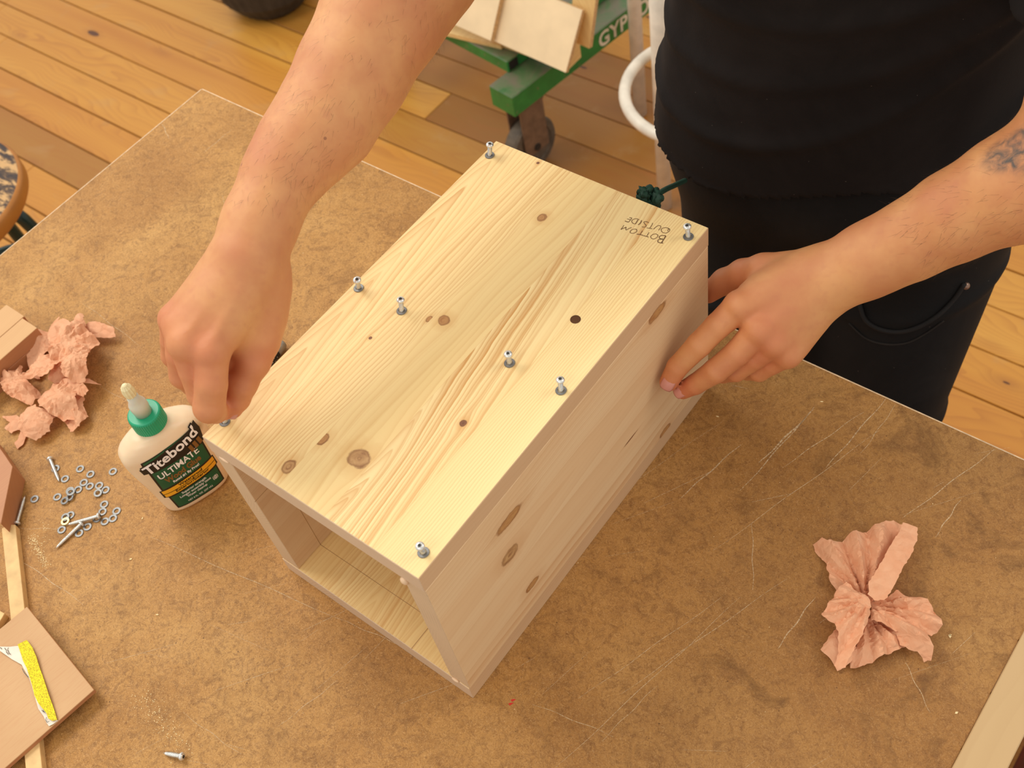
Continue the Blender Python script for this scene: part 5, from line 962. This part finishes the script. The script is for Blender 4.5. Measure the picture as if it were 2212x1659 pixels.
# open the shirt at hem, sleeves and collar
cenF = V3[F3].mean(1); hem = WAI[2] - 0.105 + 0.03 * np.sin((cenF - WAI) @ U * 14)
kp = (cenF[:, 2] > hem)
for sh, el_ in ((SHR, RF[0][0]), (SHL, LF[0][0])):
    ax = np.array(el_) - sh; Ln = np.linalg.norm(ax); ax = ax / Ln; tt = (cenF - sh) @ ax; rad = np.linalg.norm(cenF - sh - tt[:, None] * ax, axis=1)
    kp &= ~((tt > Ln * .50) & (rad < 0.095) & ((cenF - CHE) @ (U if sh is SHL else -U) > 0.165) & (tt < Ln * .55 + .09))
kp &= ~(np.linalg.norm((cenF - (CHE + Z * .20))[:, :2], axis=1) < 0.075) | (cenF[:, 2] < CHE[2] + .13)
F3 = F3[kp]; o = obj('tshirt', fast_mesh('tshirt', V3, F3), cloth('black_jersey', (24, 19, 17), 700), man); o['label'] = 'black dusty T-shirt'
q = o.modifiers.new('t', 'SOLIDIFY'); q.thickness = 0.0015
# trousers
KN = [(0.13, 0.6, 0.48), (0.295, 0.62, 0.48)]; AN = [(0.1, 0.68, 0.09), (0.32, 0.72, 0.09)]
HIPR, HIPL = PEL - U * 0.082 - Z * .04, PEL + U * 0.082 - Z * .04
def tr_disp(X):
    z = X[:, 2]; u = (X - PEL) @ U; d = np.zeros(len(X))
    for (z0, sl, wd, am) in ((0.86, 0.5, 0.007, 0.004), (0.835, 0.6, 0.007, 0.004), (0.80, 0.3, 0.01, 0.004), (0.55, 0.4, 0.012, 0.005), (0.48, -0.4, 0.012, 0.005)): d += am * np.exp(-((z - z0 - sl * u) / wd) ** 2)
    return d
trp = [(el(PEL, (0.166, 0.118, 0.11), RT), 0.05), (rc(PEL + Z * .02 - U * .075, PEL + Z * .10 - U * .068, 0.116, 0.108), 0.04), (rc(PEL + Z * .02 + U * .05, PEL + Z * .10 + U * .04, 0.118, 0.108), 0.04),
       (rc(HIPR, KN[0], 0.100, 0.068), 0.04), (rc(HIPL, KN[1], 0.100, 0.068), 0.04), (rc(KN[0], AN[0], 0.068, 0.062), 0.02), (rc(KN[1], AN[1], 0.068, 0.062), 0.02)]
V4, F4 = surface(trp, 0.006, PEL - np.array([.45, .45, 1.05]), PEL + np.array([.45, .45, .25]), tr_disp)
cenF = V4[F4].mean(1); F4 = F4[(cenF[:, 2] > 0.075) & (cenF[:, 2] < PEL[2] + 0.14)]
trm = cloth('black_workwear', (20, 19, 19), 900, 0.8)
o = obj('trousers', fast_mesh('trousers', V4, F4), trm, man); o['label'] = 'black work trousers with a curved front pocket'
q = o.modifiers.new('t', 'SOLIDIFY'); q.thickness = 0.002
def onto(P, off=0.001):
    X = np.array(P, float)
    for _ in range(14):
        d = sdf(trp, X) - tr_disp(X); e = 1e-4; g = np.stack([(sdf(trp, X + np.eye(3)[i] * e) - sdf(trp, X - np.eye(3)[i] * e)) / (2 * e) for i in range(3)], 1); g /= np.linalg.norm(g, axis=1)[:, None] + 1e-9; X = X - g * (d - off)[:, None] * 0.9
    return X
def ray_onto(dirs, off=0.001):
    X = np.array([0.54736, -0.17536, 1.78431])[None] + np.array(dirs) * 0.7
    D = np.array(dirs)
    for _ in range(60):
        d = sdf(trp, X) - tr_disp(X); X = X + D * (d - off)[:, None] * 0.9
    return X
pk = catmull([tuple(p) for p in ray_onto([(-0.22289, 0.61101, -0.75959), (-0.21207, 0.60292, -0.76909), (-0.198, 0.60256, -0.77313), (-0.18301, 0.60787, -0.77266), (-0.17067, 0.61709, -0.76816), (-0.1614, 0.62904, -0.76043), (-0.15558, 0.64258, -0.75026), (-0.1532, 0.65434, -0.74052)], 0.0015)], 5)
obj('pocket_edge', tube_bm(pk, 0.0026, 8), cloth('pocket_seam', (34, 32, 31), 900, 0.75), o, True)
pk2 = catmull([tuple(p) for p in ray_onto([(-0.22242, 0.59513, -0.77224), (-0.20567, 0.59251, -0.77887), (-0.18933, 0.5959, -0.78042), (-0.17391, 0.60411, -0.7777), (-0.16333, 0.61605, -0.77059), (-0.15539, 0.62825, -0.76233)], 0.0005)], 5)
obj('pocket_stitching', tube_bm(pk2, 0.0012, 6), cloth('stitch_line', (40, 36, 33), 900, 0.8), o, True)
rv = ray_onto([(-0.15173, 0.65372, -0.74137)], 0.001)[0]; bm = bmesh.new(); bmesh.ops.create_uvsphere(bm, u_segments=16, v_segments=10, radius=0.0042); e = obj('rivet', bm, plain('copper_rivet', (140, 112, 96), 0.35, 0.7), o, True); e.location = rv
# shoes
for s, (an, kn) in enumerate(zip(AN, KN)):
    an = np.array(an); toe = an + FW * 0.17; 
    Vq, Fq = surface([(el(np.array([an[0], an[1], 0.07]) + FW * .01, (0.05, 0.07, 0.06), RT), 0.03), (el(np.array([an[0], an[1], 0.045]) + FW * .09, (0.05, 0.105, 0.042), RT), 0.03)], 0.006, [an[0] - .35, an[1] - .35, 0.0], [an[0] + .35, an[1] + .35, .2], None)
    Vq[:, 2] = np.maximum(Vq[:, 2], 0.004); sh_ = obj('shoe', fast_mesh('shoe', Vq, Fq), plain('black_leather', (30, 27, 25), 0.4), man)
# dark green cord at the hip
cd = [p + Vector((0.003 * math.sin(i * 1.9), 0.003 * math.cos(i * 1.3), 0.0035 * math.sin(i * 2.7))) for i, p in enumerate(catmull([(0.13943, 0.39696, 1.08707), (0.13646, 0.39482, 1.09418), (0.13708, 0.39847, 1.09684), (0.14161, 0.40422, 1.09182), (0.14802, 0.40011, 1.09179), (0.14475, 0.39732, 1.08428)], 12, True))]
cb = tube_bm(cd, 0.0034, 10, closed=True); tube_bm(catmull([(0.14479, 0.40061, 1.0898), (0.1416, 0.41261, 1.08457), (0.13358, 0.43618, 1.06618), (0.12287, 0.46596, 1.04039), (0.11768, 0.49149, 1.02229)], 8), 0.0026, 8, cb)
o = obj('green_cord', cb, plain('dark_green_cord', (24, 62, 44), 0.7, 0, 0.15, 300, 0.4), None, True); tag(o, 'dark green cord loop hanging at the hip behind the box', 'cord')
